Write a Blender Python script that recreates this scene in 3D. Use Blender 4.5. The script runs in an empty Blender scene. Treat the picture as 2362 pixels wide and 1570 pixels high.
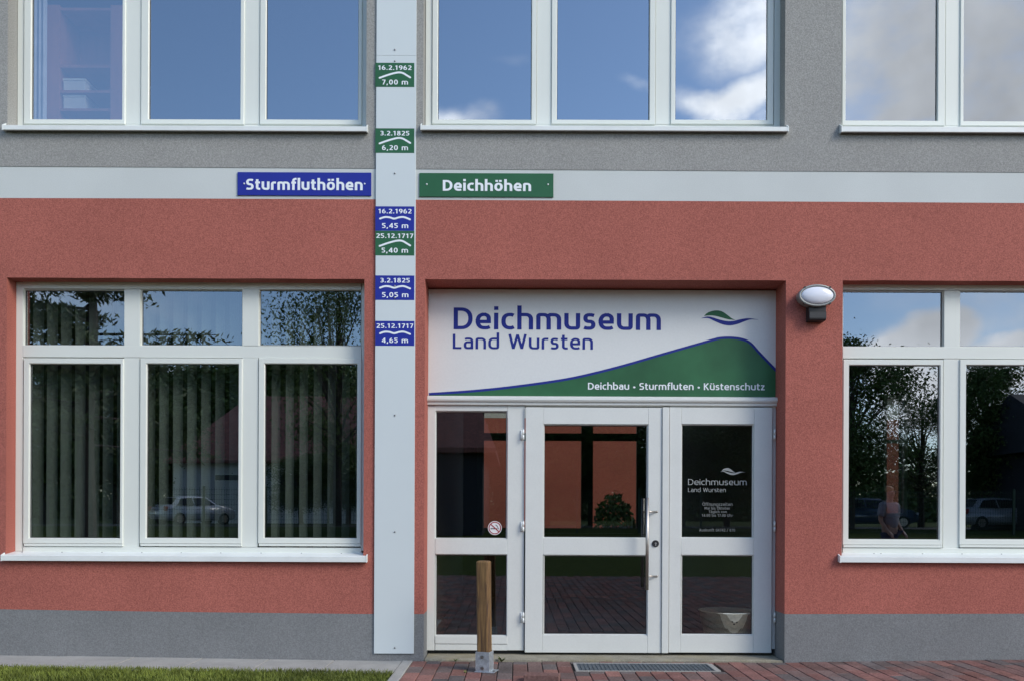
import bpy, bmesh, math, random
from mathutils import Vector, Matrix
random.seed(7)
S = bpy.context.scene
COL = S.collection
PI = math.pi
R = math.radians

# ------------------------------------------------------------------ camera
D = 6.5                # camera to wall face
F = 1852.0             # focal length, in photo pixels (2359 wide)
CX, CY = 1187.0, 1185.0
TH = 0.0042            # roll
EYE = 337.0 * D / F    # eye height over the paving
cam = bpy.data.cameras.new('camera')
camo = bpy.data.objects.new('camera', cam); COL.objects.link(camo)
camo.location = (0, -D, EYE)
camo.rotation_euler = (PI / 2, -TH, 0)
cam.sensor_width = 36.0
cam.lens = 36.0 * F / 2359.0
cam.shift_x = (1179.5 - CX) / 2359.0
cam.shift_y = (CY - 784.0) / 2359.0
cam.clip_start = 0.05; cam.clip_end = 3000
S.camera = camo

# ------------------------------------------------------------------ world, sun, exposure
SUN = Vector((0.71, -0.50, 0.62)).normalized()
SKY_STRENGTH = 0.15
SUN_STRENGTH = 1.4
SUN_ANGLE = 25
EXPOSURE = 0.86
S.view_settings.view_transform = 'Standard'
S.view_settings.look = 'None'
S.view_settings.gamma = 1.0
S.view_settings.exposure = EXPOSURE
S.render.engine = 'CYCLES'
S.cycles.max_bounces = 10
S.cycles.transparent_max_bounces = 24
S.cycles.glossy_bounces = 6
S.cycles.caustics_reflective = False
S.cycles.caustics_refractive = False
S.cycles.use_denoising = True

sun = bpy.data.lights.new('sun', 'SUN')
sun.energy = SUN_STRENGTH; sun.angle = R(SUN_ANGLE); sun.color = (1.0, 0.93, 0.84)
suno = bpy.data.objects.new('sun', sun); COL.objects.link(suno)
suno.location = (20, -10, 30)
suno.rotation_euler = SUN.to_track_quat('Z', 'Y').to_euler()

W = bpy.data.worlds.new('World'); S.world = W; W.use_nodes = True
NT = W.node_tree; NT.nodes.clear()


def wn(t, **kw):
    n = NT.nodes.new(t)
    for k, v in kw.items(): setattr(n, k, v)
    return n


def wl(a, b): NT.links.new(a, b)


def skydir(px, py):
    return Vector((px - CX, -F, CY - py)).normalized()


def build_world():
    out = wn('ShaderNodeOutputWorld')
    sky = wn('ShaderNodeTexSky', sky_type='NISHITA', sun_disc=False)
    sky.sun_elevation = math.asin(SUN.z)
    sky.sun_rotation = math.atan2(SUN.x, SUN.y)
    sky.air_density = 1.0; sky.dust_density = 0.3; sky.ozone_density = 2.2
    tc = wn('ShaderNodeTexCoord')
    warp = wn('ShaderNodeTexNoise'); warp.inputs['Scale'].default_value = 7.0; warp.inputs['Detail'].default_value = 9
    wl(tc.outputs['Generated'], warp.inputs['Vector'])
    sub = wn('ShaderNodeVectorMath', operation='SUBTRACT'); sub.inputs[1].default_value = (.5, .5, .5)
    wl(warp.outputs['Color'], sub.inputs[0])
    sc = wn('ShaderNodeVectorMath', operation='SCALE'); sc.inputs['Scale'].default_value = 0.10
    wl(sub.outputs[0], sc.inputs[0])
    add = wn('ShaderNodeVectorMath', operation='ADD')
    wl(tc.outputs['Generated'], add.inputs[0]); wl(sc.outputs[0], add.inputs[1])
    total = None
    # (px, py seen in the glass, half width, half height, weight): cloud banks at directions of the sky
    blobs = [(1700, 218, .075, .021, 1.15), (1790, 40, .10, .050, .80), (1030, 290, .050, .020, .62), (1165, 160, .035, .008, .22),
             (1470, 222, .028, .011, .30), (2150, 120, .20, .17, .84), (2090, 268, .10, .020, .98), (2450, 180, .25, .18, .86),
             (2105, 800, .055, .030, 1.5), (2120, 890, .05, .045, 1.0), (2290, 822, .06, .016, 1.1), (2300, 890, .10, .05, .9),
             (430, 870, .05, .02, .5), (3500, 300, .38, .22, .9), (-900, 500, .4, .1, .6)]
    for px, py, sx, sz, wgt in blobs:
        c = skydir(px, py)
        s = wn('ShaderNodeVectorMath', operation='SUBTRACT'); s.inputs[1].default_value = c
        wl(add.outputs[0], s.inputs[0])
        m = wn('ShaderNodeVectorMath', operation='MULTIPLY'); m.inputs[1].default_value = (1 / sx, .6 / sx, 1 / sz)
        wl(s.outputs[0], m.inputs[0])
        ln = wn('ShaderNodeVectorMath', operation='LENGTH'); wl(m.outputs[0], ln.inputs[0])
        mr = wn('ShaderNodeMapRange', interpolation_type='SMOOTHSTEP')
        mr.inputs['From Min'].default_value = 1.6; mr.inputs['From Max'].default_value = 0.0
        mr.inputs['To Min'].default_value = 0.0; mr.inputs['To Max'].default_value = wgt
        wl(ln.outputs['Value'], mr.inputs['Value'])
        if total is None: total = mr.outputs[0]
        else:
            a = wn('ShaderNodeMath', operation='MAXIMUM'); wl(total, a.inputs[0]); wl(mr.outputs[0], a.inputs[1]); total = a.outputs[0]
    # finer puffs
    map_ = wn('ShaderNodeMapping'); map_.inputs['Scale'].default_value = (1, 1, 1.8)
    wl(tc.outputs['Generated'], map_.inputs['Vector'])
    n2 = wn('ShaderNodeTexNoise'); n2.inputs['Scale'].default_value = 16; n2.inputs['Detail'].default_value = 8; n2.inputs['Roughness'].default_value = .6
    wl(map_.outputs[0], n2.inputs['Vector'])
    r2 = wn('ShaderNodeMapRange'); r2.inputs['From Min'].default_value = .3; r2.inputs['From Max'].default_value = .7
    r2.inputs['To Min'].default_value = .62; r2.inputs['To Max'].default_value = 1.15
    wl(n2.outputs['Fac'], r2.inputs['Value'])
    mul = wn('ShaderNodeMath', operation='MULTIPLY', use_clamp=True); wl(total, mul.inputs[0]); wl(r2.outputs[0], mul.inputs[1])
    crisp = wn('ShaderNodeMapRange', interpolation_type='SMOOTHSTEP'); crisp.inputs['From Min'].default_value = .10; crisp.inputs['From Max'].default_value = .82
    wl(mul.outputs[0], crisp.inputs['Value'])
    mix = wn('ShaderNodeMixRGB'); wl(crisp.outputs[0], mix.inputs['Fac'])
    wl(sky.outputs[0], mix.inputs['Color1']); 
    # grey body of the thick bank to the right, brighter puffs elsewhere
    sd = wn('ShaderNodeVectorMath', operation='DISTANCE'); sd.inputs[1].default_value = skydir(2330, 80); wl(add.outputs[0], sd.inputs[0])
    sm = wn('ShaderNodeMapRange', interpolation_type='SMOOTHSTEP'); sm.inputs['From Min'].default_value = .10; sm.inputs['From Max'].default_value = .24
    sm.inputs['To Min'].default_value = .50; sm.inputs['To Max'].default_value = 1.0; wl(sd.outputs['Value'], sm.inputs['Value'])
    n3 = wn('ShaderNodeMapRange'); n3.inputs['From Min'].default_value = .35; n3.inputs['From Max'].default_value = .65; n3.inputs["To Min"].default_value = .74; n3.inputs['To Max'].default_value = 1.26
    wl(warp.outputs['Fac'], n3.inputs['Value'])
    mm = wn('ShaderNodeMath', operation='MULTIPLY'); wl(sm.outputs[0], mm.inputs[0]); wl(n3.outputs[0], mm.inputs[1])
    cc = wn('ShaderNodeVectorMath', operation='SCALE'); cc.inputs[0].default_value = (CLOUD * .985, CLOUD * .98, CLOUD); wl(mm.outputs[0], cc.inputs['Scale'])
    wl(cc.outputs[0], mix.inputs['Color2'])
    bg = wn('ShaderNodeBackground'); bg.inputs['Strength'].default_value = SKY_STRENGTH
    wl(mix.outputs[0], bg.inputs['Color']); wl(bg.outputs[0], out.inputs['Surface'])


CLOUD = 9.5
build_world()

# ------------------------------------------------------------------ pixel -> place


def P(px, py, d=0.0):
    """point of the photograph on the plane lying d metres behind the wall face"""
    u, v = px - CX, py - CY
    uu, vv = u + v * TH, v - u * TH
    k = (D + d) / F
    return uu * k, EYE - vv * k


def RECT(x0, x1, y0, y1, d=0.0):
    xm, ym = (x0 + x1) / 2, (y0 + y1) / 2
    return P(x0, ym, d)[0], P(x1, ym, d)[0], P(xm, y1, d)[1], P(xm, y0, d)[1]      # x0 x1 z0 z1


def line_fn(pts, d=0.0):
    q = [P(a, b, d) for a, b in pts]

    def f(x):
        if x <= q[0][0]: return q[0][1]
        for (xa, za), (xb, zb) in zip(q, q[1:]):
            if x <= xb: return za + (zb - za) * (x - xa) / (xb - xa)
        return q[-1][1]
    return f


def clamp(a, lo=0., hi=1.): return max(lo, min(hi, a))


def gz(x, t):
    """height of the ground t metres in front of the wall"""
    near = 1 - clamp((t - 2) / 4)
    z = near * (.036 * clamp((-.85 - x) / 3.5, 0, 1.3) + .034 * clamp((x - 2.1) / 2.0, 0, 1.3))
    return z + .6 * clamp((t - 9) / 20)

# ------------------------------------------------------------------ materials


def srgb(r, g, b):
    f = lambda c: (c / 255 / 12.92) if c <= 10 else ((c / 255 + .055) / 1.055) ** 2.4
    return (f(r), f(g), f(b))


MATS = {}


def pm(name, col, rough=.6, var=.10, scale=8, fine=0., fscale=220, bump=0., bscale=220, metal=0., spec=.5, coat=0., stretch=None, dirt=0., dirtcol=(.1, .09, .07)):
    m = bpy.data.materials.new(name); m.use_nodes = True; MATS[name] = m
    nt = m.node_tree; N = nt.nodes; L = nt.links
    b = N['Principled BSDF']
    b.inputs['Roughness'].default_value = rough; b.inputs['Metallic'].default_value = metal
    b.inputs['Specular IOR Level'].default_value = spec
    b.inputs['Coat Weight'].default_value = coat
    tc = N.new('ShaderNodeTexCoord')
    vec = tc.outputs['Object']
    if stretch:
        mp = N.new('ShaderNodeMapping'); mp.inputs['Scale'].default_value = stretch; L.new(vec, mp.inputs['Vector']); vec = mp.outputs[0]

    def noise(s, det=4, rgh=.55):
        n = N.new('ShaderNodeTexNoise'); n.inputs['Scale'].default_value = s; n.inputs['Detail'].default_value = det
        n.inputs['Roughness'].default_value = rgh; L.new(vec, n.inputs['Vector']); return n.outputs['Fac']

    def ramp(f, lo, hi, a=.3, z=.7):
        r = N.new('ShaderNodeMapRange'); r.inputs['From Min'].default_value = a; r.inputs['From Max'].default_value = z
        r.inputs['To Min'].default_value = lo; r.inputs['To Max'].default_value = hi; L.new(f, r.inputs['Value']); return r.outputs[0]
    v = ramp(noise(scale), 1 - var, 1 + var)
    if fine:
        mu = N.new('ShaderNodeMath'); mu.operation = 'MULTIPLY'; L.new(v, mu.inputs[0]); L.new(ramp(noise(fscale, 2), 1 - fine, 1 + fine), mu.inputs[1]); v = mu.outputs[0]
    hs = N.new('ShaderNodeVectorMath'); hs.operation = 'SCALE'; hs.inputs[0].default_value = col; L.new(v, hs.inputs['Scale'])
    c = hs.outputs[0]
    if dirt:
        mx = N.new('ShaderNodeMixRGB'); L.new(ramp(noise(2.3, 8, .7), 0, dirt, .48, .75), mx.inputs['Fac']); L.new(c, mx.inputs['Color1'])
        mx.inputs['Color2'].default_value = (*dirtcol, 1); c = mx.outputs[0]
    L.new(c, b.inputs['Base Color'])
    if bump:
        bp = N.new('ShaderNodeBump'); bp.inputs['Strength'].default_value = bump; bp.inputs['Distance'].default_value = .004
        L.new(noise(bscale, 3, .6), bp.inputs['Height']); L.new(bp.outputs[0], b.inputs['Normal'])
    return m


def glass(name, ior, tint=(.86, .9, .88), wob=.0):
    m = bpy.data.materials.new(name); m.use_nodes = True; MATS[name] = m
    nt = m.node_tree; N = nt.nodes; L = nt.links; N.clear()
    o = N.new('ShaderNodeOutputMaterial'); mx = N.new('ShaderNodeMixShader'); t = N.new('ShaderNodeBsdfTransparent'); g = N.new('ShaderNodeBsdfGlossy')
    fr = N.new('ShaderNodeFresnel'); fr.inputs['IOR'].default_value = ior
    t.inputs['Color'].default_value = (*tint, 1); g.inputs['Roughness'].default_value = 0.0; g.inputs['Color'].default_value = (.86, .93, 1, 1)
    if wob:
        tc = N.new('ShaderNodeTexCoord'); n = N.new('ShaderNodeTexNoise'); n.inputs['Scale'].default_value = 2.2; n.inputs['Detail'].default_value = 1
        bp = N.new('ShaderNodeBump'); bp.inputs['Strength'].default_value = wob; bp.inputs['Distance'].default_value = .01
        L.new(tc.outputs['Object'], n.inputs['Vector']); L.new(n.outputs['Fac'], bp.inputs['Height']); L.new(bp.outputs[0], g.inputs['Normal'])
    ge = N.new('ShaderNodeNewGeometry'); iv = N.new('ShaderNodeMath'); iv.operation = 'SUBTRACT'; iv.inputs[0].default_value = 1; L.new(ge.outputs['Backfacing'], iv.inputs[1])
    fm = N.new('ShaderNodeMath'); fm.operation = 'MULTIPLY'; L.new(fr.outputs[0], fm.inputs[0]); L.new(iv.outputs[0], fm.inputs[1])
    L.new(fm.outputs[0], mx.inputs['Fac']); L.new(t.outputs[0], mx.inputs[1]); L.new(g.outputs[0], mx.inputs[2]); L.new(mx.outputs[0], o.inputs['Surface'])
    return m


M_RED = pm('red_render', (.372, .120, .092), .9, .08, 1.1, .29, 120, .6, 140, spec=.2)
M_GREY = pm('grey_render', (.308, .306, .288), .9, .05, 1.3, .22, 120, .5, 140, spec=.2)
M_PLINTH = pm('plinth_render', (.195, .200, .200), .85, .06, 2, .20, 110, .4, 130, spec=.25)
M_BAND = pm('band_paint', (.57, .60, .58), .8, .04, 1.5, .05, 140, .12, 150, spec=.2)
M_FRAME = pm('white_plastic', (.70, .725, .665), .35, .015, 2, 0, 1, .02, 60)
M_DOOR = pm('white_door_paint', (.67, .685, .645), .38, .025, 2.5, .02, 70, .03, 60, dirt=.06)
M_ALU = pm('coated_aluminium', (.76, .79, .76), .35, .03, 5, 0, 1, .02, 60, dirt=.12)
M_GASKET = pm('gasket_rubber', (.03, .03, .03), .7, .05)
M_STAFF = pm('board_white', (.61, .665, .665), .42, .015, 1.5)
M_SIGN = pm('sign_white', (.68, .695, .675), .40, .015, 1.2, .02, 60)
M_BLUE = pm('sign_blue', (.018, .030, .29), .5, .03, 3, spec=.25)
M_SGREEN = pm('sign_green', (.026, .120, .055), .5, .10, 2.5, spec=.25)
M_HILL = pm('hill_green', (.028, .120, .050), .45, .32, 1.6, spec=.3)
M_INK = pm('lettering_white', (.80, .84, .86), .45, .01)
M_BINK = pm('lettering_blue', (.018, .030, .23), .55, .02, spec=.2)
M_VINYL = pm('etched_vinyl', (.30, .32, .31), .6, .02)
M_VINYL2 = pm('etched_vinyl_faint', (.15, .16, .155), .6, .02)
M_SCREW = pm('screw_steel', (.30, .30, .29), .35, .05, metal=1)
M_STEEL = pm('brushed_steel', (.46, .43, .39), .42, .05, 4, metal=1, stretch=(1, 1, .1))
M_ZINC = pm('galvanised_steel', (.50, .54, .57), .45, .22, 26, .1, 90, .05, 60, metal=.75)
M_CONC = pm('concrete', (.36, .35, .32), .9, .10, 5, .14, 120, .25, 130, dirt=.25, dirtcol=(.22, .21, .18))
M_THRESH = pm('mossy_concrete', (.27, .25, .19), .95, .2, 7, .2, 90, .5, 90, dirt=.75, dirtcol=(.25, .20, .075))
M_BED = pm('joint_sand', (.035, .028, .022), .95, .3, 9)
M_GRATE = pm('weathered_zinc', (.20, .225, .24), .5, .25, 40, metal=.5)
M_WOOD = None
M_BLACKP = pm('black_plastic', (.016, .017, .018), .5, .1, 10)
M_LAMPGREY = pm('grey_cast_metal', (.27, .28, .27), .45, .08, 12, .1, 120, metal=.3)
M_OPAL = pm('opal_glass', (.74, .76, .82), .16, .02)
M_STICKER = pm('sticker_white', (.75, .75, .74), .4, .01)
M_SRED = pm('sticker_red', (.33, .008, .018), .4, .02)
M_SBLACK = pm('sticker_black', (.015, .015, .018), .4, .02)
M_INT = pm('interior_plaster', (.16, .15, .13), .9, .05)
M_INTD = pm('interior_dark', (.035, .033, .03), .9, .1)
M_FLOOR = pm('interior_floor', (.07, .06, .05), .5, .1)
M_GREENF = pm('green_window_frame', (.035, .065, .035), .5, .1)
M_BLIND = pm('blind_fabric', (.19, .205, .195), .9, .06, 20)
M_CASE = pm('bookcase_wood', (.40, .15, .09), .6, .15, 6, stretch=(1, 1, .2))
M_PAPER = pm('paper_box', (.72, .68, .58), .8, .05)
M_CURT = pm('curtain_cloth', (.55, .58, .62), .9, .08, 9)
M_POT = pm('glazed_pot', (.78, .77, .64), .5, .12, 9, .1, 60)
M_GLASS = glass('window_glass', 2.9, (.74, .78, .76), wob=.006)
M_GLASSU = glass('coated_window_glass', 4.2, (.90, .92, .94), wob=.006)
M_GLASSD = glass('door_glass', 2.3, (.72, .71, .66), wob=.004)
M_GLASSN = glass('dimming_glass', 2.0, (.62, .62, .62))  # tint added to dim the courtyard seen through the back window
M_LAWN = pm('lawn_green', (.050, .070, .014), .95, .35, 5, .4, 60, .6, 60, spec=.05)
M_ROAD = pm('asphalt', (.05, .05, .052), .9, .15, 4)
M_BARK = pm('bark', (.06, .045, .035), .95, .3, 9, bump=.5, bscale=20)
M_TILE = pm('roof_tiles', (.25, .092, .065), .8, .25, 3, .3, 9)
M_WWALL = pm('white_plaster', (.62, .62, .60), .9, .06)
M_DWALL = pm('dark_cladding', (.040, .042, .048), .8, .1)


def leafmat(name, c):
    m = pm(name, c, .6, .45, .9, .35, 6, spec=.3)
    return m


M_LEAF = leafmat('leaf_green', (.10, .14, .030))
M_LEAFD = leafmat('leaf_dark', (.075, .118, .026))
M_NEEDLE = leafmat('needle_green', (.075, .098, .030))
M_SHRUB = leafmat('shrub_leaf', (.115, .170, .026))
M_GRASS = leafmat('grass_blade', (.140, .170, .028))


def wood_mat():
    m = bpy.data.materials.new('impregnated_wood'); m.use_nodes = True
    nt = m.node_tree; N = nt.nodes; L = nt.links; b = N['Principled BSDF']
    tc = N.new('ShaderNodeTexCoord'); mp = N.new('ShaderNodeMapping'); mp.inputs['Scale'].default_value = (1, 1, .08); L.new(tc.outputs['Object'], mp.inputs[0])
    n = N.new('ShaderNodeTexNoise'); n.inputs['Scale'].default_value = 55; n.inputs['Detail'].default_value = 5; L.new(mp.outputs[0], n.inputs['Vector'])
    n2 = N.new('ShaderNodeTexNoise'); n2.inputs['Scale'].default_value = 7; n2.inputs['Detail'].default_value = 3; L.new(tc.outputs['Object'], n2.inputs['Vector'])
    r = N.new('ShaderNodeValToRGB'); e = r.color_ramp.elements
    e[0].position = .32; e[0].color = (.070, .030, .008, 1); e[1].position = .7; e[1].color = (.36, .205, .062, 1)
    x = e.new(.5); x.color = (.21, .108, .028, 1)
    L.new(n.outputs['Fac'], r.inputs['Fac'])
    mx = N.new('ShaderNodeMixRGB'); mx.blend_type = 'MULTIPLY'; mx.inputs['Fac'].default_value = .6
    L.new(r.outputs[0], mx.inputs['Color1']); L.new(n2.outputs['Fac'], mx.inputs['Color2'])
    hs = N.new('ShaderNodeBrightContrast'); L.new(mx.outputs[0], hs.inputs[0]); hs.inputs['Bright'].default_value = .01
    L.new(hs.outputs[0], b.inputs['Base Color']); b.inputs['Roughness'].default_value = .7
    bp = N.new('ShaderNodeBump'); bp.inputs['Strength'].default_value = .4; bp.inputs['Distance'].default_value = .003; L.new(n.outputs['Fac'], bp.inputs['Height']); L.new(bp.outputs[0], b.inputs['Normal'])
    return m


M_WOOD = wood_mat()


def attr_mat(name, rough=.9):
    """clinker pavers: each brick carries its own fired colour"""
    m = bpy.data.materials.new(name); m.use_nodes = True
    nt = m.node_tree; N = nt.nodes; L = nt.links; b = N['Principled BSDF']
    a = N.new('ShaderNodeVertexColor'); a.layer_name = 'brick'
    tc = N.new('ShaderNodeTexCoord')
    n = N.new('ShaderNodeTexNoise'); n.inputs['Scale'].default_value = 60; n.inputs['Detail'].default_value = 5; L.new(tc.outputs['Object'], n.inputs['Vector'])
    n2 = N.new('ShaderNodeTexNoise'); n2.inputs['Scale'].default_value = 4; n2.inputs['Detail'].default_value = 5; L.new(tc.outputs['Object'], n2.inputs['Vector'])
    mr = N.new('ShaderNodeMapRange'); mr.inputs[1].default_value = .3; mr.inputs[2].default_value = .7; mr.inputs[3].default_value = .72; mr.inputs[4].default_value = 1.28; L.new(n.outputs['Fac'], mr.inputs[0])
    mr2 = N.new('ShaderNodeMapRange'); mr2.inputs[1].default_value = .3; mr2.inputs[2].default_value = .7; mr2.inputs[3].default_value = .8; mr2.inputs[4].default_value = 1.2; L.new(n2.outputs['Fac'], mr2.inputs[0])
    mu = N.new('ShaderNodeMath'); mu.operation = 'MULTIPLY'; L.new(mr.outputs[0], mu.inputs[0]); L.new(mr2.outputs[0], mu.inputs[1])
    sc = N.new('ShaderNodeVectorMath'); sc.operation = 'SCALE'; L.new(a.outputs['Color'], sc.inputs[0]); L.new(mu.outputs[0], sc.inputs['Scale'])
    L.new(sc.outputs[0], b.inputs['Base Color']); b.inputs['Roughness'].default_value = rough; b.inputs['Specular IOR Level'].default_value = .12
    bp = N.new('ShaderNodeBump'); bp.inputs['Strength'].default_value = .5; bp.inputs['Distance'].default_value = .003; L.new(n.outputs['Fac'], bp.inputs['Height']); L.new(bp.outputs[0], b.inputs['Normal'])
    return m


M_PAVER = attr_mat('clinker_paver')

# ------------------------------------------------------------------ mesh helpers


def ob(name, bm, mat, parent=None, smooth=False):
    me = bpy.data.meshes.new(name)
    bm.normal_update(); bm.to_mesh(me); bm.free()
    me.materials.append(mat)
    if smooth:
        for p in me.polygons: p.use_smooth = True
    o = bpy.data.objects.new(name, me); COL.objects.link(o)
    if parent:
        o.parent = parent
        o.matrix_parent_inverse = Matrix.Identity(4)
        # meshes are written in world space unless the parent has moved
        base = parent
        off = Vector((0, 0, 0))
        while base: off += base.location; base = base.parent
        o.location = -off if off.length else (0, 0, 0)
    return o


def tag(o, label=None, cat=None, group=None, kind=None):
    if label: o['label'] = label
    if cat: o['category'] = cat
    if group: o['group'] = group
    if kind: o['kind'] = kind
    return o


def thing(name, label, cat, loc=(0, 0, 0), group=None):
    o = bpy.data.objects.new(name, None); COL.objects.link(o); o.location = loc; o.empty_display_size = .2
    return tag(o, label, cat, group)


def box(bm, x0, x1, y0, y1, z0, z1, bev=0.0, mtx=None):
    vs = [bm.verts.new((x, y, z)) for x in (x0, x1) for y in (y0, y1) for z in (z0, z1)]
    fs = [bm.faces.new([vs[i] for i in f]) for f in ((0, 1, 3, 2), (4, 6, 7, 5), (0, 4, 5, 1), (2, 3, 7, 6), (0, 2, 6, 4), (1, 5, 7, 3))]
    if bev:
        es = list({e for f in fs for e in f.edges})
        r = bmesh.ops.bevel(bm, geom=es, offset=bev, segments=2, affect='EDGES', profile=.5)
        vs = list({v for f in r['faces'] for v in f.verts} | {v for v in vs if v.is_valid})
    if mtx:
        for v in vs: v.co = mtx @ v.co
    return vs


def pbox(bm, px0, px1, py0, py1, d0, d1, bev=.003, dref=None):
    """box with photo pixel outline at depth dref, between depths d0 and d1"""
    x0, x1, z0, z1 = RECT(px0, px1, py0, py1, d0 if dref is None else dref)
    box(bm, x0, x1, d0, d1, z0, z1, bev)


def quad(bm, a, b, c, d): return bm.faces.new([bm.verts.new(v) for v in (a, b, c, d)])


def ring(bm, o, i, y_back, y_front, y_glass, bead=.008, ch=.003):
    """mitred rectangular frame; o, i = (x0,x1,z0,z1) outer and inner"""
    def loop(r, y): return [bm.verts.new((r[a], y, r[b])) for a, b in ((0, 2), (1, 2), (1, 3), (0, 3))]
    g = lambda r, e: (r[0] - e, r[1] + e, r[2] - e, r[3] + e)
    ls = [loop(o, y_back), loop(o, y_front + ch), loop(g(o, -ch), y_front), loop(g(i, bead * .6), y_front), loop(g(i, bead * .45), y_front + .006), loop(i, y_front + .009), loop(i, y_glass)]
    for A, B in zip(ls, ls[1:]):
        for k in range(4):
            bm.faces.new((A[k], A[(k + 1) % 4], B[(k + 1) % 4], B[k]))


def tube(bm, p0, p1, r0, r1=None, n=12, cap=True):
    r1 = r0 if r1 is None else r1
    p0, p1 = Vector(p0), Vector(p1)
    ax = (p1 - p0).normalized(); a = ax.orthogonal().normalized(); b = ax.cross(a)
    A = [bm.verts.new(p0 + (a * math.cos(2 * PI * k / n) + b * math.sin(2 * PI * k / n)) * r0) for k in range(n)]
    B = [bm.verts.new(p1 + (a * math.cos(2 * PI * k / n) + b * math.sin(2 * PI * k / n)) * r1) for k in range(n)]
    for k in range(n): bm.faces.new((A[k], A[(k + 1) % n], B[(k + 1) % n], B[k]))
    if cap: bm.faces.new(A[::-1]); bm.faces.new(B)


def dome(bm, cx, y, cz, r, h, n=10, rings=3):
    """screw head: dome bulging towards -y"""
    prev = [bm.verts.new((cx + r * math.cos(2 * PI * k / n), y, cz + r * math.sin(2 * PI * k / n))) for k in range(n)]
    for j in range(1, rings + 1):
        a = j / (rings + .6) * PI / 2
        cur = [bm.verts.new((cx + r * math.cos(a) * math.cos(2 * PI * k / n), y - h * math.sin(a), cz + r * math.cos(a) * math.sin(2 * PI * k / n))) for k in range(n)]
        for k in range(n): bm.faces.new((prev[k], prev[(k + 1) % n], cur[(k + 1) % n], cur[k]))
        prev = cur
    bm.faces.new(prev)


def strip(bm, upper, lower, y):
    A = [bm.verts.new((x, y, z)) for x, z in upper]; B = [bm.verts.new((x, y, z)) for x, z in lower]
    for k in range(len(A) - 1): bm.faces.new((B[k], B[k + 1], A[k + 1], A[k]))


def smooth_line(pts, n=8):
    """Catmull-Rom"""
    out = []
    for i in range(len(pts) - 1):
        p0 = pts[max(i - 1, 0)]; p1 = pts[i]; p2 = pts[i + 1]; p3 = pts[min(i + 2, len(pts) - 1)]
        for k in range(n):
            t = k / n
            out.append(tuple(.5 * (2 * b + (c - a) * t + (2 * a - 5 * b + 4 * c - d) * t * t + (-a + 3 * b - 3 * c + d) * t ** 3) for a, b, c, d in zip(p0, p1, p2, p3)))
    out.append(pts[-1])
    return out


def resample(pts, n):
    L = [0]
    for a, b in zip(pts, pts[1:]): L.append(L[-1] + math.dist(a, b))
    out = []
    for k in range(n):
        s = L[-1] * k / (n - 1); i = 0
        while i < len(L) - 2 and L[i + 1] < s: i += 1
        t = (s - L[i]) / max(L[i + 1] - L[i], 1e-9)
        out.append(tuple(a + (b - a) * t for a, b in zip(pts[i], pts[i + 1])))
    return out


def ribbon(bm, pts, w, y, closed=False):
    n = len(pts); Lf = []; Rt = []
    for i, p in enumerate(pts):
        a = pts[i - 1] if (i > 0 or closed) else None
        b = pts[(i + 1) % n] if (i < n - 1 or closed) else None

        def nrm(u, v):
            dx, dz = v[0] - u[0], v[1] - u[1]; l = math.hypot(dx, dz) or 1; return (-dz / l, dx / l)
        n1 = nrm(a, p) if a else nrm(p, b); n2 = nrm(p, b) if b else nrm(a, p)
        mx, mz = n1[0] + n2[0], n1[1] + n2[1]; l = math.hypot(mx, mz) or 1; mx /= l; mz /= l
        k = min(1 / max(mx * n1[0] + mz * n1[1], .3), 1.7) * w / 2
        Lf.append(bm.verts.new((p[0] + mx * k, y, p[1] + mz * k))); Rt.append(bm.verts.new((p[0] - mx * k, y, p[1] - mz * k)))
    for i in range(n if closed else n - 1):
        j = (i + 1) % n
        bm.faces.new((Rt[i], Rt[j], Lf[j], Lf[i]))

# ------------------------------------------------------------------ spurless humanist lettering, drawn stroke by stroke


def arc(cx, cy, rx, ry, a0, a1, n=8, p=2.25):
    o = []
    for k in range(n + 1):
        a = R(a0 + (a1 - a0) * k / n); c, s = math.cos(a), math.sin(a)
        o.append((cx + rx * math.copysign(abs(c) ** (2 / p), c), cy + ry * math.copysign(abs(s) ** (2 / p), s)))
    return o


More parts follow.
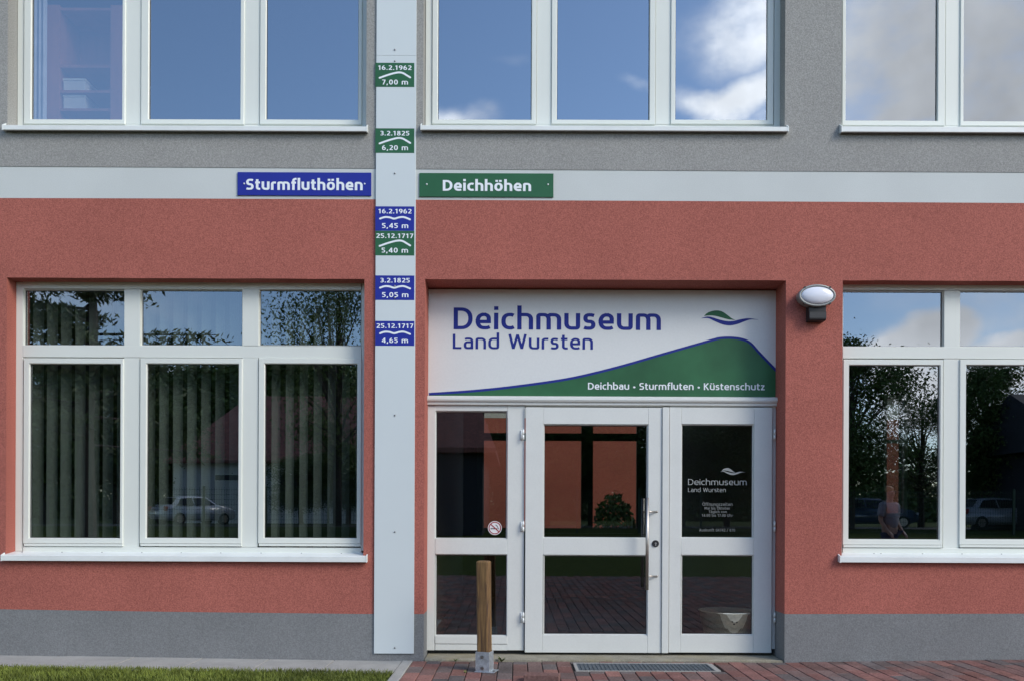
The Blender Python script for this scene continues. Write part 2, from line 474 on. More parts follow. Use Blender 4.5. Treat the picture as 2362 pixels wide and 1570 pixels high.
def glyph(ch, w):
    H = w / 2; X = .76; T = X - H; B = H; A = 1.10; C = 1 - H
    dots = None
    if ch in 'äöüÄÖÜ':
        dots = X + .17 if ch.islower() else 1.16
        ch = {'ä': 'a', 'ö': 'o', 'ü': 'u', 'Ä': 'A', 'Ö': 'O', 'Ü': 'U'}[ch]
    st = []; cl = []

    def arch(x0, x1, start):
        return start + arc(x0 + .07, T - .09, .07, .09, 180, 90, 5) + arc(x1 - .19, T - .23, .19, .23, 90, 0) + [(x1, 0)]
    if ch == 'n': wd = .57; st = [arch(H, wd - H, [(H, 0)])]
    elif ch == 'h': wd = .57; st = [[(H, 0), (H, A)], arch(H, wd - H, [])]
    elif ch == 'u': wd = .57; st = [[(wd - x, X - z) for x, z in arch(H, wd - H, [(H, 0)])]]
    elif ch == 'm': wd = .90; m = wd / 2; st = [arch(H, m, [(H, 0)]), arch(m, wd - H, [])]
    elif ch in 'db':
        wd = .59
        p = [(wd - H, T)] + arc(H + .21, T - .25, .21, .25, 90, 180) + arc(H + .21, B + .25, .21, .25, 180, 270) + arc(wd - H - .07, B + .09, .07, .09, 270, 360, 5) + [(wd - H, A)]
        st = [p if ch == 'd' else [(wd - x, z) for x, z in p]]
    elif ch == 'g':
        wd = .59
        st = [[(wd - H, T)] + arc(H + .21, T - .25, .21, .25, 90, 180) + arc(H + .21, B + .25, .21, .25, 180, 270) + [(wd - H, B)],
              [(wd - H, X), (wd - H, -.10)] + arc(wd - H - .17, -.12, .17, .14, 0, -90) + [(.08, -.25)]]
    elif ch == 'a':
        wd = .52; y2 = X * .60; r = (y2 - B) / 2
        st = [[(.07, T - .04), (.16, T)] + arc(wd - H - .15, T - .18, .15, .18, 90, 0) + [(wd - H, 0)],
              [(wd - H, y2), (H + .16, y2)] + arc(H + .13, B + r, .13, r, 90, 270) + [(wd - H - .10, B), (wd - H, B + .07)]]
    elif ch == 'c':
        wd = .46; st = [[(wd - .02, T - .035), (wd - .10, T)] + arc(H + .23, T - .27, .23, .27, 90, 180) + arc(H + .23, B + .27, .23, .27, 180, 270) + [(wd - .10, B), (wd - .01, B + .04)]]
    elif ch == 'e':
        wd = .55; r = (T - B) / 2
        st = [[(wd - .04, B + .04), (wd - .14, B)] + arc(H + .22, B + r, .22, r, 270, 180) + arc(H + .22, T - r, .22, r, 180, 90) + arc(wd - H - .18, T - .20, .18, .20, 90, 0) + [(wd - H, X * .47)], [(wd, X * .47), (H, X * .47)]]
    elif ch == 'o': wd = .59; cl = [arc(wd / 2, X / 2, wd / 2 - H, X / 2 - H, 0, 345, 23)]
    elif ch in 'sS':
        wd = .44 if ch == 's' else .54; t = T if ch == 's' else C; r = (t - B) / 4; rx = .13 if ch == 's' else .17
        st = [[(wd - .05, t - .03), (wd - .15, t)] + arc(H + rx, t - r, rx, r, 90, 270, 10) + arc(wd - H - rx, B + r, rx, r, 90, -90, 10) + [(.13, B), (.03, B + .03)]]
    elif ch == 't': wd = .37; st = [[(H + .06, X + .2), (H + .06, B + .13)] + arc(H + .19, B + .13, .13, .13, 180, 270, 5) + [(wd, B + .005)], [(0, T), (wd - .02, T)]]
    elif ch == 'f': wd = .35; st = [[(H + .06, 0)] + arc(H + .23, A - H - .2, .17, .2, 180, 90, 6) + [(wd + .03, A - H)], [(0, T), (wd - .01, T)]]
    elif ch == 'i': wd = w; st = [[(H, 0), (H, X)], [(H, X + .13), (H, X + .13 + w * 1.1)]]
    elif ch == 'l': wd = w; st = [[(H, 0), (H, A)]]
    elif ch == 'r': wd = .36; st = [[(H, 0)] + arc(H + .13, T - .15, .13, .15, 180, 90, 6) + [(wd, T)]]
    elif ch == 'k': wd = .54; st = [[(H, 0), (H, A)], [(wd - .07, X), (H + .04, X * .47)], [(H + .13, X * .56), (wd - .05, 0)]]
    elif ch == 'z': wd = .46; st = [[(.02, T), (wd - .03, T)], [(wd - .08, T - .01), (.08, B + .01)], [(.02, B), (wd, B)]]
    elif ch == 'v': wd = .53; st = [[(.06, X), (wd / 2, .05)], [(wd / 2, .05), (wd - .06, X)], [(wd / 2 - H, H * .6), (wd / 2 + H, H * .6)]]
    elif ch == 'D': wd = .68; cl = [[(H, B), (H, C)] + arc(wd - H - .34, .5, .34, C - .5, 90, -90, 16)]
    elif ch == 'L': wd = .47; st = [[(H, 1), (H, B), (wd, B)]]
    elif ch == 'W': wd = .98; st = [[(.06, 1), (.26, .03)], [(.26, .03), (.49, .97)], [(.49, .97), (.72, .03)], [(.72, .03), (.92, 1)]]
    elif ch == 'K': wd = .60; st = [[(H, 0), (H, 1)], [(wd - .08, 1), (H + .05, .50)], [(H + .13, .58), (wd - .06, 0)]]
    elif ch == 'M': wd = .82; st = [[(H, 0), (H + .03, 1)], [(H + .04, .97), (wd / 2, .3)], [(wd / 2, .3), (wd - H - .04, .97)], [(wd - H - .03, 1), (wd - H, 0)]]
    elif ch == 'O': wd = .74; cl = [arc(wd / 2, .5, wd / 2 - H, .5 - H, 0, 345, 23)]
    elif ch == 'T': wd = .54; st = [[(wd / 2, 0), (wd / 2, C)], [(0, C), (wd, C)]]
    elif ch == 'U': wd = .66; st = [[(H, 1), (H, B + .28)] + arc(wd / 2, B + .28, wd / 2 - H, .28, 180, 360, 12) + [(wd - H, 1)]]
    elif ch == 'A': wd = .66; st = [[(.06, 0), (wd / 2, .97)], [(wd / 2, .97), (wd - .06, 0)], [(.16, .29), (wd - .16, .29)]]
    elif ch == '0': wd = .56; cl = [arc(wd / 2, .5, wd / 2 - H, .5 - H, 0, 345, 23)]
    elif ch == '1': wd = .42; st = [[(.25, 0), (.25, 1)], [(.04, .77), (.24, .94)]]
    elif ch == '2': wd = .52; st = [[(.05, C - .06)] + arc(wd - H - .20, C - .22, .20, .22, 100, -25, 9) + [(.09, B + .02)], [(.03, B), (wd, B)]]
    elif ch == '3': wd = .50; st = [[(.04, C - .03)] + arc(wd - H - .20, C - .2, .18, .2, 95, -90, 9) + [(.15, .54)], [(.18, .54)] + arc(wd - H - .2, .29, .2, .29 - H, 90, -100, 10) + [(.03, B + .04)]]
    elif ch == '4': wd = .56; st = [[(.40, 0), (.40, 1)], [(.40, .97), (.05, .32)], [(.02, .28), (wd, .28)]]
    elif ch == '5': wd = .50; st = [[(wd - .03, C), (.10, C), (.09, .58)], [(.08, .58), (.2, .59)] + arc(wd - H - .2, .32, .2, .32 - H, 75, -100, 10) + [(.03, B + .03)]]
    elif ch == '6': wd = .54; cl = [arc(wd / 2, .32, wd / 2 - H, .32 - H, 0, 345, 20)]; st = [[(H, .34)] + arc(wd - .12, .42, wd - .12 - H, C - .42, 180, 97, 8)]
    elif ch == '7': wd = .50; st = [[(.02, C), (wd - .01, C)], [(wd - .07, C - .02), (.18, 0)]]
    elif ch == '8': wd = .54; cl = [arc(wd / 2, .28, wd / 2 - H, .28 - H, 0, 345, 18), arc(wd / 2, .76, wd / 2 - H - .03, .24 - H, 0, 345, 18)]
    elif ch == '9': wd = .54; cl = [arc(wd / 2, .68, wd / 2 - H, .32 - H, 0, 345, 20)]; st = [[(wd - H, .66)] + arc(.12, .58, wd - .12 - H, .58 - H, 0, -83, 8)]
    elif ch == '.': wd = w * 1.15; st = [[(wd / 2, 0), (wd / 2, w * 1.15)]]
    elif ch == ',': wd = w * 1.3; st = [[(wd / 2 + .02, w * 1.1), (wd / 2 - .05, -.15)]]
    elif ch == '/': wd = .40; st = [[(.04, -.08), (.36, 1.04)]]
    elif ch == '•': wd = .26; cl = [arc(.13, .36, .065, .065, 0, 330, 11)]
    else: wd = .26
    if dots:
        for dx in (-.13, .13): st.append([(wd / 2 + dx, dots - w * .5), (wd / 2 + dx, dots + w * .5)])
    return st, cl, wd


def seg_quads(pts, w, closed):
    """stroke -> overlapping quads, lengthened at the joints so that corners close"""
    n = len(pts); out = []
    m = n if closed else n - 1
    dirs = []
    for i in range(m):
        a, b = pts[i], pts[(i + 1) % n]; l = math.hypot(b[0] - a[0], b[1] - a[1]) or 1e-9
        dirs.append(((b[0] - a[0]) / l, (b[1] - a[1]) / l, l))

    def ext(i, j):
        c = clamp(dirs[i][0] * dirs[j][0] + dirs[i][1] * dirs[j][1], -1, 1)
        return w / 2 * min(math.tan(math.acos(c) / 2), 1.0)
    for i in range(m):
        dx, dz, l = dirs[i]
        if l < 1e-6: continue
        e0 = ext(i - 1, i) if (closed or i > 0) else 0
        e1 = ext(i, (i + 1) % m) if (closed or i < m - 1) else 0
        a, b = pts[i], pts[(i + 1) % n]
        ax, az, bx, bz = a[0] - dx * e0, a[1] - dz * e0, b[0] + dx * e1, b[1] + dz * e1
        nx, nz = -dz * w / 2, dx * w / 2
        out.append(((ax - nx, az - nz), (bx - nx, bz - nz), (bx + nx, bz + nz), (ax + nx, az + nz)))
    return out


def text(name, s, px0, px1, pbase, pcap, d, mat, parent, weight=.14, gap=.12):
    """a line of lettering fitted between photo pixels px0..px1, on the plane at depth d"""
    pen = 0; words = [[]]
    for ch in s:
        st, cl, wd = glyph(ch, weight)
        if ch == ' ': words.append([])
        else: words[-1].append((st, cl, pen))
        pen += wd + gap
    pen -= gap
    pm_ = (px0 + px1) / 2
    x0 = P(px0, pbase, d)[0]; x1 = P(px1, pbase, d)[0]
    zb = P(pm_, pbase, d)[1]; zc = P(pm_, pcap, d)[1]
    sx = (x1 - x0) / pen; sz = zc - zb
    for items in words:
        bm = bmesh.new()
        for st, cl, off in items:
            k = 0
            for c, closed in [(q, False) for q in st] + [(q, True) for q in cl]:
                for q in seg_quads(c, weight, closed):
                    y = d - .000018 * (k % 45); k += 1
                    bm.faces.new([bm.verts.new((x0 + (u + off) * sx, y, zb + v * sz)) for u, v in q])
        ob(name, bm, mat, parent)

# ================================================================== GROUND


def ground():
    bm = bmesh.new()
    xs = [-300, -60, -20, -8, -5, -4, -3, -2, -.88, 0, 2, 3, 4, 5, 8, 20, 60, 300]
    ts = [-400, -30, -.4, 0, .3, .6, 1, 2, 3, 4, 6, 9, 14, 19, 24, 29, 60, 400, 900]
    g = [[bm.verts.new((x, -t, gz(x, max(t, 0)) - .035)) for t in ts] for x in xs]
    for i in range(len(xs) - 1):
        for j in range(len(ts) - 1):
            bm.faces.new((g[i][j], g[i][j + 1], g[i + 1][j + 1], g[i + 1][j]))
    bmesh.ops.recalc_face_normals(bm, faces=bm.faces)
    tag(ob('ground', bm, M_LAWN), 'green lawn and open ground in front of the museum', 'ground', kind='structure')


ground()
LAWN_T = 2.0
KX0, KX1 = -.905, -.825     # edging kerb between lawn and paving
PAVE_T = 8.5


def lawn_near():
    bm = bmesh.new()
    xs = [-9 + i * .45 for i in range(19)]; xs[-1] = KX0 - .003
    ts = [.47, .8, 1.2, LAWN_T]
    g = [[bm.verts.new((x, -t, gz(x, t) - .008 + random.uniform(-.004, .004))) for t in ts] for x in xs]
    for i in range(len(xs) - 1):
        for j in range(len(ts) - 1): bm.faces.new((g[i][j], g[i][j + 1], g[i + 1][j + 1], g[i + 1][j]))
    bmesh.ops.recalc_face_normals(bm, faces=bm.faces)
    tag(ob('lawn', bm, M_LAWN), 'mown lawn beside the concrete kerb slabs at the wall foot', 'lawn', kind='structure')
    bm = bmesh.new()
    for _ in range(42000):
        t = .475 + 1.5 * random.random() ** 1.7; x = random.uniform(-5.6, KX0 - .004)
        n = math.sin(x * 7.3) * math.sin(x * 2.1 + 1.7)
        if t < .50 + .018 * n and random.random() < .75: continue
        h = random.uniform(.018, .046); a = random.uniform(0, 2 * PI); w = random.uniform(.0016, .003)
        z = gz(x, t) - .01; lx, ly = random.gauss(0, .016), random.gauss(0, .016)
        c, s = math.cos(a) * w, math.sin(a) * w
        v = [bm.verts.new(q) for q in ((x - c, -t - s, z), (x + c, -t + s, z), (x + c * .7 + lx * .5, -t + s * .7 + ly * .5, z + h * .6), (x - c * .7 + lx * .5, -t - s * .7 + ly * .5, z + h * .6), (x + lx, -t + ly, z + h))]
        bm.faces.new((v[0], v[1], v[2], v[3])); bm.faces.new((v[3], v[2], v[4]))
    tag(ob('grass', bm, M_GRASS), 'short green grass blades along the kerb slabs', 'grass', kind='stuff')


lawn_near()


def kerbs():
    bm = bmesh.new()
    edges = [-9.0, -8.5, -8.0, -7.46, -6.94, -6.42, -5.9, -5.36, -4.82] + [P(p, 1518)[0] for p in (-25, 155, 312, 468, 621, 771, 927)]
    for a, b in zip(edges, edges[1:]):
        t0, t1 = .004, .50 + random.uniform(-.008, .008)
        dz = random.uniform(-.002, .002)
        vs = box(bm, a + .003, min(b, KX0) - .003, -t1, -t0, -.06, 0, .004)
        for v in vs: v.co.z += gz(v.co.x, -v.co.y) + dz
    tag(ob('kerb', bm, M_CONC), 'row of pale concrete kerb slabs along the foot of the plinth', 'kerb', kind='structure')
    bm = bmesh.new()
    t = .004
    while t < LAWN_T:
        t1 = t + 1.0
        vs = box(bm, KX0, KX1, -t1 + .004, -t, -.10, .004, .005)
        for v in vs: v.co.z += gz(v.co.x, -v.co.y)
        t = t1
    tag(ob('kerb', bm, M_CONC), 'narrow concrete edging between the lawn and the red paving', 'kerb', kind='structure')


kerbs()
GRX0, GRX1 = P(1330, 1535)[0], P(1608, 1535)[0]
GT0, GT1 = .085, .365


def grate_span():
    # front edge v=358, back edge v=340 (px) of the grate frame on the ground
    global GRX0, GRX1, GT0, GT1
    k1 = 358 / EYE; GT1 = D - F * EYE / 358.0
    GT0 = D - F * EYE / 341.5
    GRX0 = (1335 - CX) / k1; GRX1 = (1650 - CX) / k1


grate_span()


def paving():
    bm = bmesh.new(); lay = bm.loops.layers.float_color.new('brick')
    cw, cl, j = .1155, .2310, .006
    pal = [(.175, .062, .052), (.150, .070, .062), (.120, .072, .066), (.095, .072, .070), (.075, .068, .070), (.20, .075, .058), (.13, .06, .052)]
    nx = int((13 - KX1) / cw)
    for i in range(-44, nx):
        x0 = KX1 + .004 + i * cw; x1 = x0 + cw - j
        off = (i % 2) * cl / 2 + random.uniform(-.012, .012)
        tmax = PAVE_T
        t = .006 - off if i >= 0 else LAWN_T + .01 - off
        while t < tmax:
            t0, t1 = max(t, .006 if i >= 0 else LAWN_T + .01), t + cl - j
            t += cl
            if t1 - t0 < .03: continue
            if x1 > GRX0 - .02 and x0 < GRX1 + .02 and t1 > GT0 - .03 and t0 < GT1 + .02:
                # cut round the grate
                if t0 < GT1 + .02 < t1 - .04: t0 = GT1 + .022
                elif t1 > GT0 - .03 > t0 + .02 and t0 < GT0: t1 = GT0 - .03
                else: continue
            near = t0 < 2.5
            dz = random.uniform(-.0018, .0018); tx = random.uniform(-.012, .012); ty = random.uniform(-.008, .008)
            c = (Vector(random.choice(pal)) * .80 + Vector((.078, .062, .054))) * random.uniform(.8, 1.2)
            cx, ct = (x0 + x1) / 2, (t0 + t1) / 2
            b = .0035

            def z(x, tt): return gz(x, tt) + dz + tx * (x - cx) + ty * (tt - ct)
            top = [(x0 + b, t0 + b), (x1 - b, t0 + b), (x1 - b, t1 - b), (x0 + b, t1 - b)]
            mid = [(x0, t0), (x1, t0), (x1, t1), (x0, t1)]
            A = [bm.verts.new((x, -tt, z(x, tt))) for x, tt in top]
            Bv = [bm.verts.new((x, -tt, z(x, tt) - b)) for x, tt in mid]
            Cv = [bm.verts.new((x, -tt, z(x, tt) - .03)) for x, tt in mid]
            fs = [bm.faces.new(A[::-1])]
            for k in range(4):
                fs.append(bm.faces.new((A[k], A[(k + 1) % 4], Bv[(k + 1) % 4], Bv[k])))
                if near: fs.append(bm.faces.new((Bv[k], Bv[(k + 1) % 4], Cv[(k + 1) % 4], Cv[k])))
            for f in fs:
                for l in f.loops: l[lay] = (*c, 1)
    bmesh.ops.recalc_face_normals(bm, faces=bm.faces)
    tag(ob('pavement', bm, M_PAVER), 'red and grey clinker brick paving before the entrance', 'pavement', kind='structure')
    bm = bmesh.new()
    for x0, x1 in ((-6, KX1),):
        bm.faces.new([bm.verts.new((x, -t, gz(x, t) - .012)) for x, t in ((x0, LAWN_T + .005), (x0, PAVE_T), (x1, PAVE_T), (x1, LAWN_T + .005))])
    xs = [KX1, 0, 2, 3, 4, 5, 8, 13]; ts = [0, .5, 1, 2, 4, 6, PAVE_T]
    g = [[bm.verts.new((x, -t, gz(x, t) - .011)) for t in ts] for x in xs]
    for i in range(len(xs) - 1):
        for jj in range(len(ts) - 1): bm.faces.new((g[i][jj], g[i][jj + 1], g[i + 1][jj + 1], g[i + 1][jj]))
    bmesh.ops.recalc_face_normals(bm, faces=bm.faces)
    tag(ob('ground', bm, M_BED), 'dark sand bedding showing in the joints of the paving', 'ground', kind='structure')


paving()

# ================================================================== BUILDING
WD = .12         # depth of the window frames behind the wall face
DD = .235        # depth of the door screen
band_top = line_fn([(0, 384), (400, 386), (860, 389), (958, 390), (1800, 395), (2362, 398)])
band_bot = line_fn([(0, 457), (400, 458), (860, 460), (958, 461), (1800, 465), (2362, 468.5)])
plinth_top = line_fn([(0, 1402), (400, 1408), (860, 1413), (1815, 1413), (2362, 1412)])
XL, XR = -9.0, 11.0
ZTOP = 7.6
BACK = 5.2

win_specs = {
    'lowL': dict(open=(15, 838.5, 641.5, 1284), off=0),
    'lowR': dict(open=(1940, 1940 + 823, 648, 1288), off=1905),
    'upL': dict(open=(19, 845, -330, 297), off=0),
    'upM': dict(open=(976, 1809, -330, 297), off=0),
    'upR': dict(open=(1939, 2768, -330, 300), off=0),
}


def orect(k): return RECT(*win_specs[k]['open'])


dx0 = P(978, 1000)[0]; dx1 = P(1809, 1000)[0]; dz1 = P(1395, 645)[1]
DOOR = (dx0, dx1, -.2, dz1)
bld = thing('museum_building', 'museum building with red and grey rendered front wall, white band and white windows', 'building', (0, 0, 0))


def band_mesh(zlo, zhi, holes, y, reveal, ledge=None, lo_reveal=None):
    bm = bmesh.new()
    xs = {XL, XR}
    for h in holes: xs |= {h[0], h[1]}
    k = XL
    while k < XR: xs.add(round(k, 3)); k += .23
    xs = sorted(xs)
    xs = [x for i, x in enumerate(xs) if i == 0 or x - xs[i - 1] > 1e-4]
    rnd = random.Random(3); jit = {}

    def J(h, x, e):
        key = (round(x, 3), round(h[e], 3))
        if key not in jit: jit[key] = rnd.uniform(-.0018, .0018) if h[0] + .01 < x < h[1] - .01 else 0
        return h[e] + jit[key]
    for a, b in zip(xs, xs[1:]):
        m = (a + b) / 2
        hs = sorted([h for h in holes if h[0] - 1e-6 < m < h[1] + 1e-6 and h[3] > zlo(m) and h[2] < zhi(m)], key=lambda h: h[2])
        lo = (zlo(a), zlo(b))
        for h in hs:
            if h[2] > min(lo): quad(bm, (a, y, lo[0]), (b, y, lo[1]), (b, y, J(h, b, 2)), (a, y, J(h, a, 2)))
            lo = (J(h, a, 3), J(h, b, 3))
            yb = y + reveal(h)
            if h[3] < zhi(m) - 1e-4: quad(bm, (a, y, lo[0]), (b, y, lo[1]), (b, yb, h[3]), (a, yb, h[3]))
            if h[2] > zlo(m): quad(bm, (a, y, J(h, a, 2)), (a, yb, h[2]), (b, yb, h[2]), (b, y, J(h, b, 2)))
        if lo[0] < zhi(a) - 1e-4: quad(bm, (a, y, lo[0]), (b, y, lo[1]), (b, y, zhi(b)), (a, y, zhi(a)))
        if ledge: quad(bm, (a, y, zlo(a)), (a, y + ledge, zlo(a)), (b, y + ledge, zlo(b)), (b, y, zlo(b)))
    for h in holes:
        yb = y + reveal(h)
        for x, s in ((h[0], 1), (h[1], -1)):
            z0 = max(h[2], zlo(x)); z1 = min(h[3], zhi(x))
            if z1 > z0: quad(bm, (x, y, z0), (x, yb, z0), (x, yb, z1), (x, y, z1))
    bmesh.ops.remove_doubles(bm, verts=bm.verts, dist=1e-5)
    return bm


RV = WD + .09
lowh = [orect('lowL'), orect('lowR')]
uph = [orect(k) for k in ('upL', 'upM', 'upR')]
tag(ob('wall', band_mesh(band_top, lambda x: ZTOP, uph, -.004, lambda h: RV, .004), M_GREY, bld), 'grey rendered upper storey wall')
ob('band', band_mesh(band_bot, band_top, [], 0.0, lambda h: 0), M_BAND, bld)
tag(ob('wall', band_mesh(plinth_top, band_bot, lowh + [DOOR], -.003, lambda h: RV if h is not DOOR else DD + .12, None), M_RED, bld), 'brick red rendered ground storey wall')
ob('plinth', band_mesh(lambda x: -.25, plinth_top, [DOOR], -.0045, lambda h: DD + .12), M_PLINTH, bld)


def shell():
    bm = bmesh.new()
    # roof, side walls
    box(bm, XL - .3, XR + .3, -.5, BACK + .6, ZTOP, ZTOP + .3)
    box(bm, XL - .25, XL - .002, .002, BACK, -.2, ZTOP - .002); box(bm, XR + .002, XR + .25, .002, BACK, -.2, ZTOP - .002)
    ob('roof', bm, M_ROAD, bld)
    bm = bmesh.new()
    zf = 3.62
    # ground floor slab, ceiling slab between the storeys, partitions, back walls
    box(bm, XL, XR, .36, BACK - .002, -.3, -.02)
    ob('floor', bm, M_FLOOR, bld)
    bm = bmesh.new()
    box(bm, XL, XR, .22, BACK - .002, zf - .15, zf + .12)
    box(bm, dx0 - .16, dx0 - .02, .36, BACK - .002, -.018, zf - .152); box(bm, dx1 + .05, dx1 + .2, .36, BACK - .002, -.018, zf - .152)
    # liners behind the render
    ob('interior_wall', bm, M_INT, bld)
    bm = bmesh.new()
    # back wall with the hall's window left open
    bx0, bx1, bz0, bz1 = BW
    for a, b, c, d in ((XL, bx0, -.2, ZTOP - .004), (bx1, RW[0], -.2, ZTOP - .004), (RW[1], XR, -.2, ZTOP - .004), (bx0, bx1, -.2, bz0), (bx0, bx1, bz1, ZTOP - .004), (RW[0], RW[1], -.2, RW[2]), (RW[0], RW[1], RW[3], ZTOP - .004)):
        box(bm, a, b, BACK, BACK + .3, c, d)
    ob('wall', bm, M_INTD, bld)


_k = (D + BACK) / F
BW = ((1098 - CX) * _k, (1496 - CX) * _k, EYE - (1226 - CY) * _k, EYE - (820 - CY) * _k)
RW = ((2036 - CX) * _k, (2092 - CX) * _k, EYE - (1185 - CY) * _k, EYE - (905 - CY) * _k)
shell()


def inner_liner(x0, x1, z0, z1, mat, depth=3.2, y0=None, back=True):
    """room behind a window: five inward faces"""
    bm = bmesh.new(); y0 = RV if y0 is None else y0
    a, b = y0, depth
    if back: quad(bm, (x0, b, z0), (x1, b, z0), (x1, b, z1), (x0, b, z1))
    for x in (x0, x1): quad(bm, (x, a, z0), (x, b, z0), (x, b, z1), (x, a, z1))
    for z in (z0, z1): quad(bm, (x0, a, z), (x1, a, z), (x1, b, z), (x0, b, z))
    return ob('interior_wall', bm, mat, bld)


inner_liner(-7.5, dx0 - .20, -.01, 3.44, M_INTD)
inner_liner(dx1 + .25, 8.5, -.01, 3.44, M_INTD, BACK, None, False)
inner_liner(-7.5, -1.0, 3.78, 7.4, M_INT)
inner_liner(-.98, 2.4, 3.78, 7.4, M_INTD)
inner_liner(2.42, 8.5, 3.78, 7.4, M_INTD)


def gasket(bm, r, y, w=.0042):
    a, b, c, d = r; y1 = y + .012; y0 = y - .003
    for q in ((a, a + w, c, d), (b - w, b, c, d), (a + w, b - w, c, c + w), (a + w, b - w, d - w, d)): box(bm, q[0], q[1], y0, y1, q[2], q[3])


def pane(bm, r, y, th=.022, g=.004):
    box(bm, r[0] - g, r[1] + g, y, y + th, r[2] - g, r[3] + g)


def sill_mesh(px0, px1, pt, pb, zback, screws=()):
    """folded aluminium sill; pt, pb = front edge top and bottom in pixels (pairs for left and right end)"""
    yf = -.048
    x0 = P(px0, pt, yf)[0]; x1 = P(px1, pt, yf)[0]
    pmid = (px0 + px1) / 2
    zt = P(pmid, pt, yf)[1]; zb = P(pmid, pb, yf)[1]
    bm = bmesh.new()
    prof = [(WD + .01, zback), (yf + .004, zt + .002), (yf, zt - .002), (yf, zb + .003), (yf + .012, zb), (yf + .012, zb + .004), (yf + .004, zb + .006), (yf + .004, zt - .004), (WD + .01, zback - .004)]
    e = .009
    A = [bm.verts.new((x0 + e, y, z)) for y, z in prof]; B = [bm.verts.new((x1 - e, y, z)) for y, z in prof]
    n = len(prof)
    for k in range(n): bm.faces.new((A[k], A[(k + 1) % n], B[(k + 1) % n], B[k]))
    bm.faces.new(A[::-1]); bm.faces.new(B)
    for xa, xb in ((x0, x0 + e - .0005), (x1 - e + .0005, x1)):         # end caps with their upturn
        pr = [(-.006, zb + .004), (yf - .002, zb - .001), (yf - .002, zt + .003), (-.006, zt + .012 + (zback - zt) * .3)]
        a = [bm.verts.new((xa, y, z)) for y, z in pr]; b = [bm.verts.new((xb, y, z)) for y, z in pr]
        for k in range(4): bm.faces.new((a[k], a[(k + 1) % 4], b[(k + 1) % 4], b[k]))
        bm.faces.new(a[::-1]); bm.faces.new(b)
    bmesh.ops.recalc_face_normals(bm, faces=bm.faces)
    bs = []
    for s in screws:
        bs.append(bmesh.new())
        x = P(s, (pt), .07)[0]; fy = .075
        z = zt + (zback - zt) * (fy - yf) / (WD - yf) + .0005
        tube(bs[-1], (x, fy, z), (x, fy - .0004, z + .004), .0055, .004, 8)
    return bm, bs


def lower_window(dx, tops, sashes, sill, name_label):
    """dx: shift in photo px; three lights with fixed top lights above three sashes"""
    d = WD
    X = lambda p: p + dx[0]
    Yp = lambda p: p + dx[1]
    bm = bmesh.new()
    pbox(bm, X(36), X(52.5), Yp(650), Yp(1268), d, d + .07)
    pbox(bm, X(832.5), X(848), Yp(650), Yp(1268), d, d + .07)
    x_in0, x_in1 = 52.6, 832.4
    pbox(bm, X(x_in0), X(x_in1), Yp(650), Yp(666.5), d, d + .07)
    pbox(bm, X(x_in0), X(x_in1), Yp(796), Yp(823.5), d - .002, d + .07)
    pbox(bm, X(x_in0), X(x_in1), Yp(1259), Yp(1272), d - .006, d + .07)
    for a, b in ((286, 323), (558, 596)): pbox(bm, X(a), X(b), Yp(666.6), Yp(795.9), d - .001, d + .07)
    for a, b in ((284, 321), (557.5, 594)): pbox(bm, X(a), X(b), Yp(823.6), Yp(1258.9), d - .001, d + .07)
    w = tag(ob('window', bm, M_FRAME, bld), name_label)
    gm = bmesh.new(); gk = bmesh.new(); gs = bmesh.new()
    for a, b in ((52.6, 285.9), (323.1, 557.9), (596.1, 832.4)):
        o = RECT(X(a), X(b), Yp(666.6), Yp(795.9), d); i = (o[0] + .006, o[1] - .006, o[2] + .006, o[3] - .006)
        ring(gk, (o[0] + .0005, o[1] - .0005, o[2] + .0005, o[3] - .0005), i, d + .06, d + .012, d + .04, .004, .001)
        pane(gm, i, d + .03); gasket(gs, i, d + .03)
    ob('glazing_bead', gk, M_FRAME, w)
    for a, b, ga, gb in ((53.5, 283.2, 67, 276), (322, 557, 337, 548.5), (595, 832, 609, 822)):
        bs = bmesh.new()
        o = RECT(X(a), X(b), Yp(824.5), Yp(1251), d - .012); i = RECT(X(ga), X(gb), Yp(837.5), Yp(1238), d - .012)
        ring(bs, o, i, d + .05, d - .012, d + .028)
        # rain drip rails under the sash
        r = RECT(X(a + 1), X(b - 1), Yp(1251.6), Yp(1257), d - .016); box(bs, r[0], r[1], d - .016, d + .02, r[2], r[3], .002)
        ob('sash', bs, M_FRAME, w)
        pane(gm, i, d + .012); gasket(gs, i, d + .012)
    ob('pane', gm, M_GLASS, w); ob('gasket', gs, M_GASKET, w)
    zb = P(440 + dx[0], 1270 + dx[1], d)[1]
    b1, b2 = sill_mesh(sill[0], sill[1], sill[2], sill[3], zb, sill[4])
    ob('sill', b1, M_ALU, w)
    for q in b2: ob('sill_screw', q, M_SCREW, w)
    return w


lower_window((0, 0), None, None, (1.5, 845, 1279.5, 1292.5, (50, 142, 234, 326, 417, 508, 601, 694, 786)), 'white six-pane window with vertical blinds left of the height board')
lower_window((1889, 3), None, None, (1935, 2780, 1283, 1296.5, (2014, 2030, 2126, 2217, 2308, 2400)), 'white six-pane window right of the wall lamp')


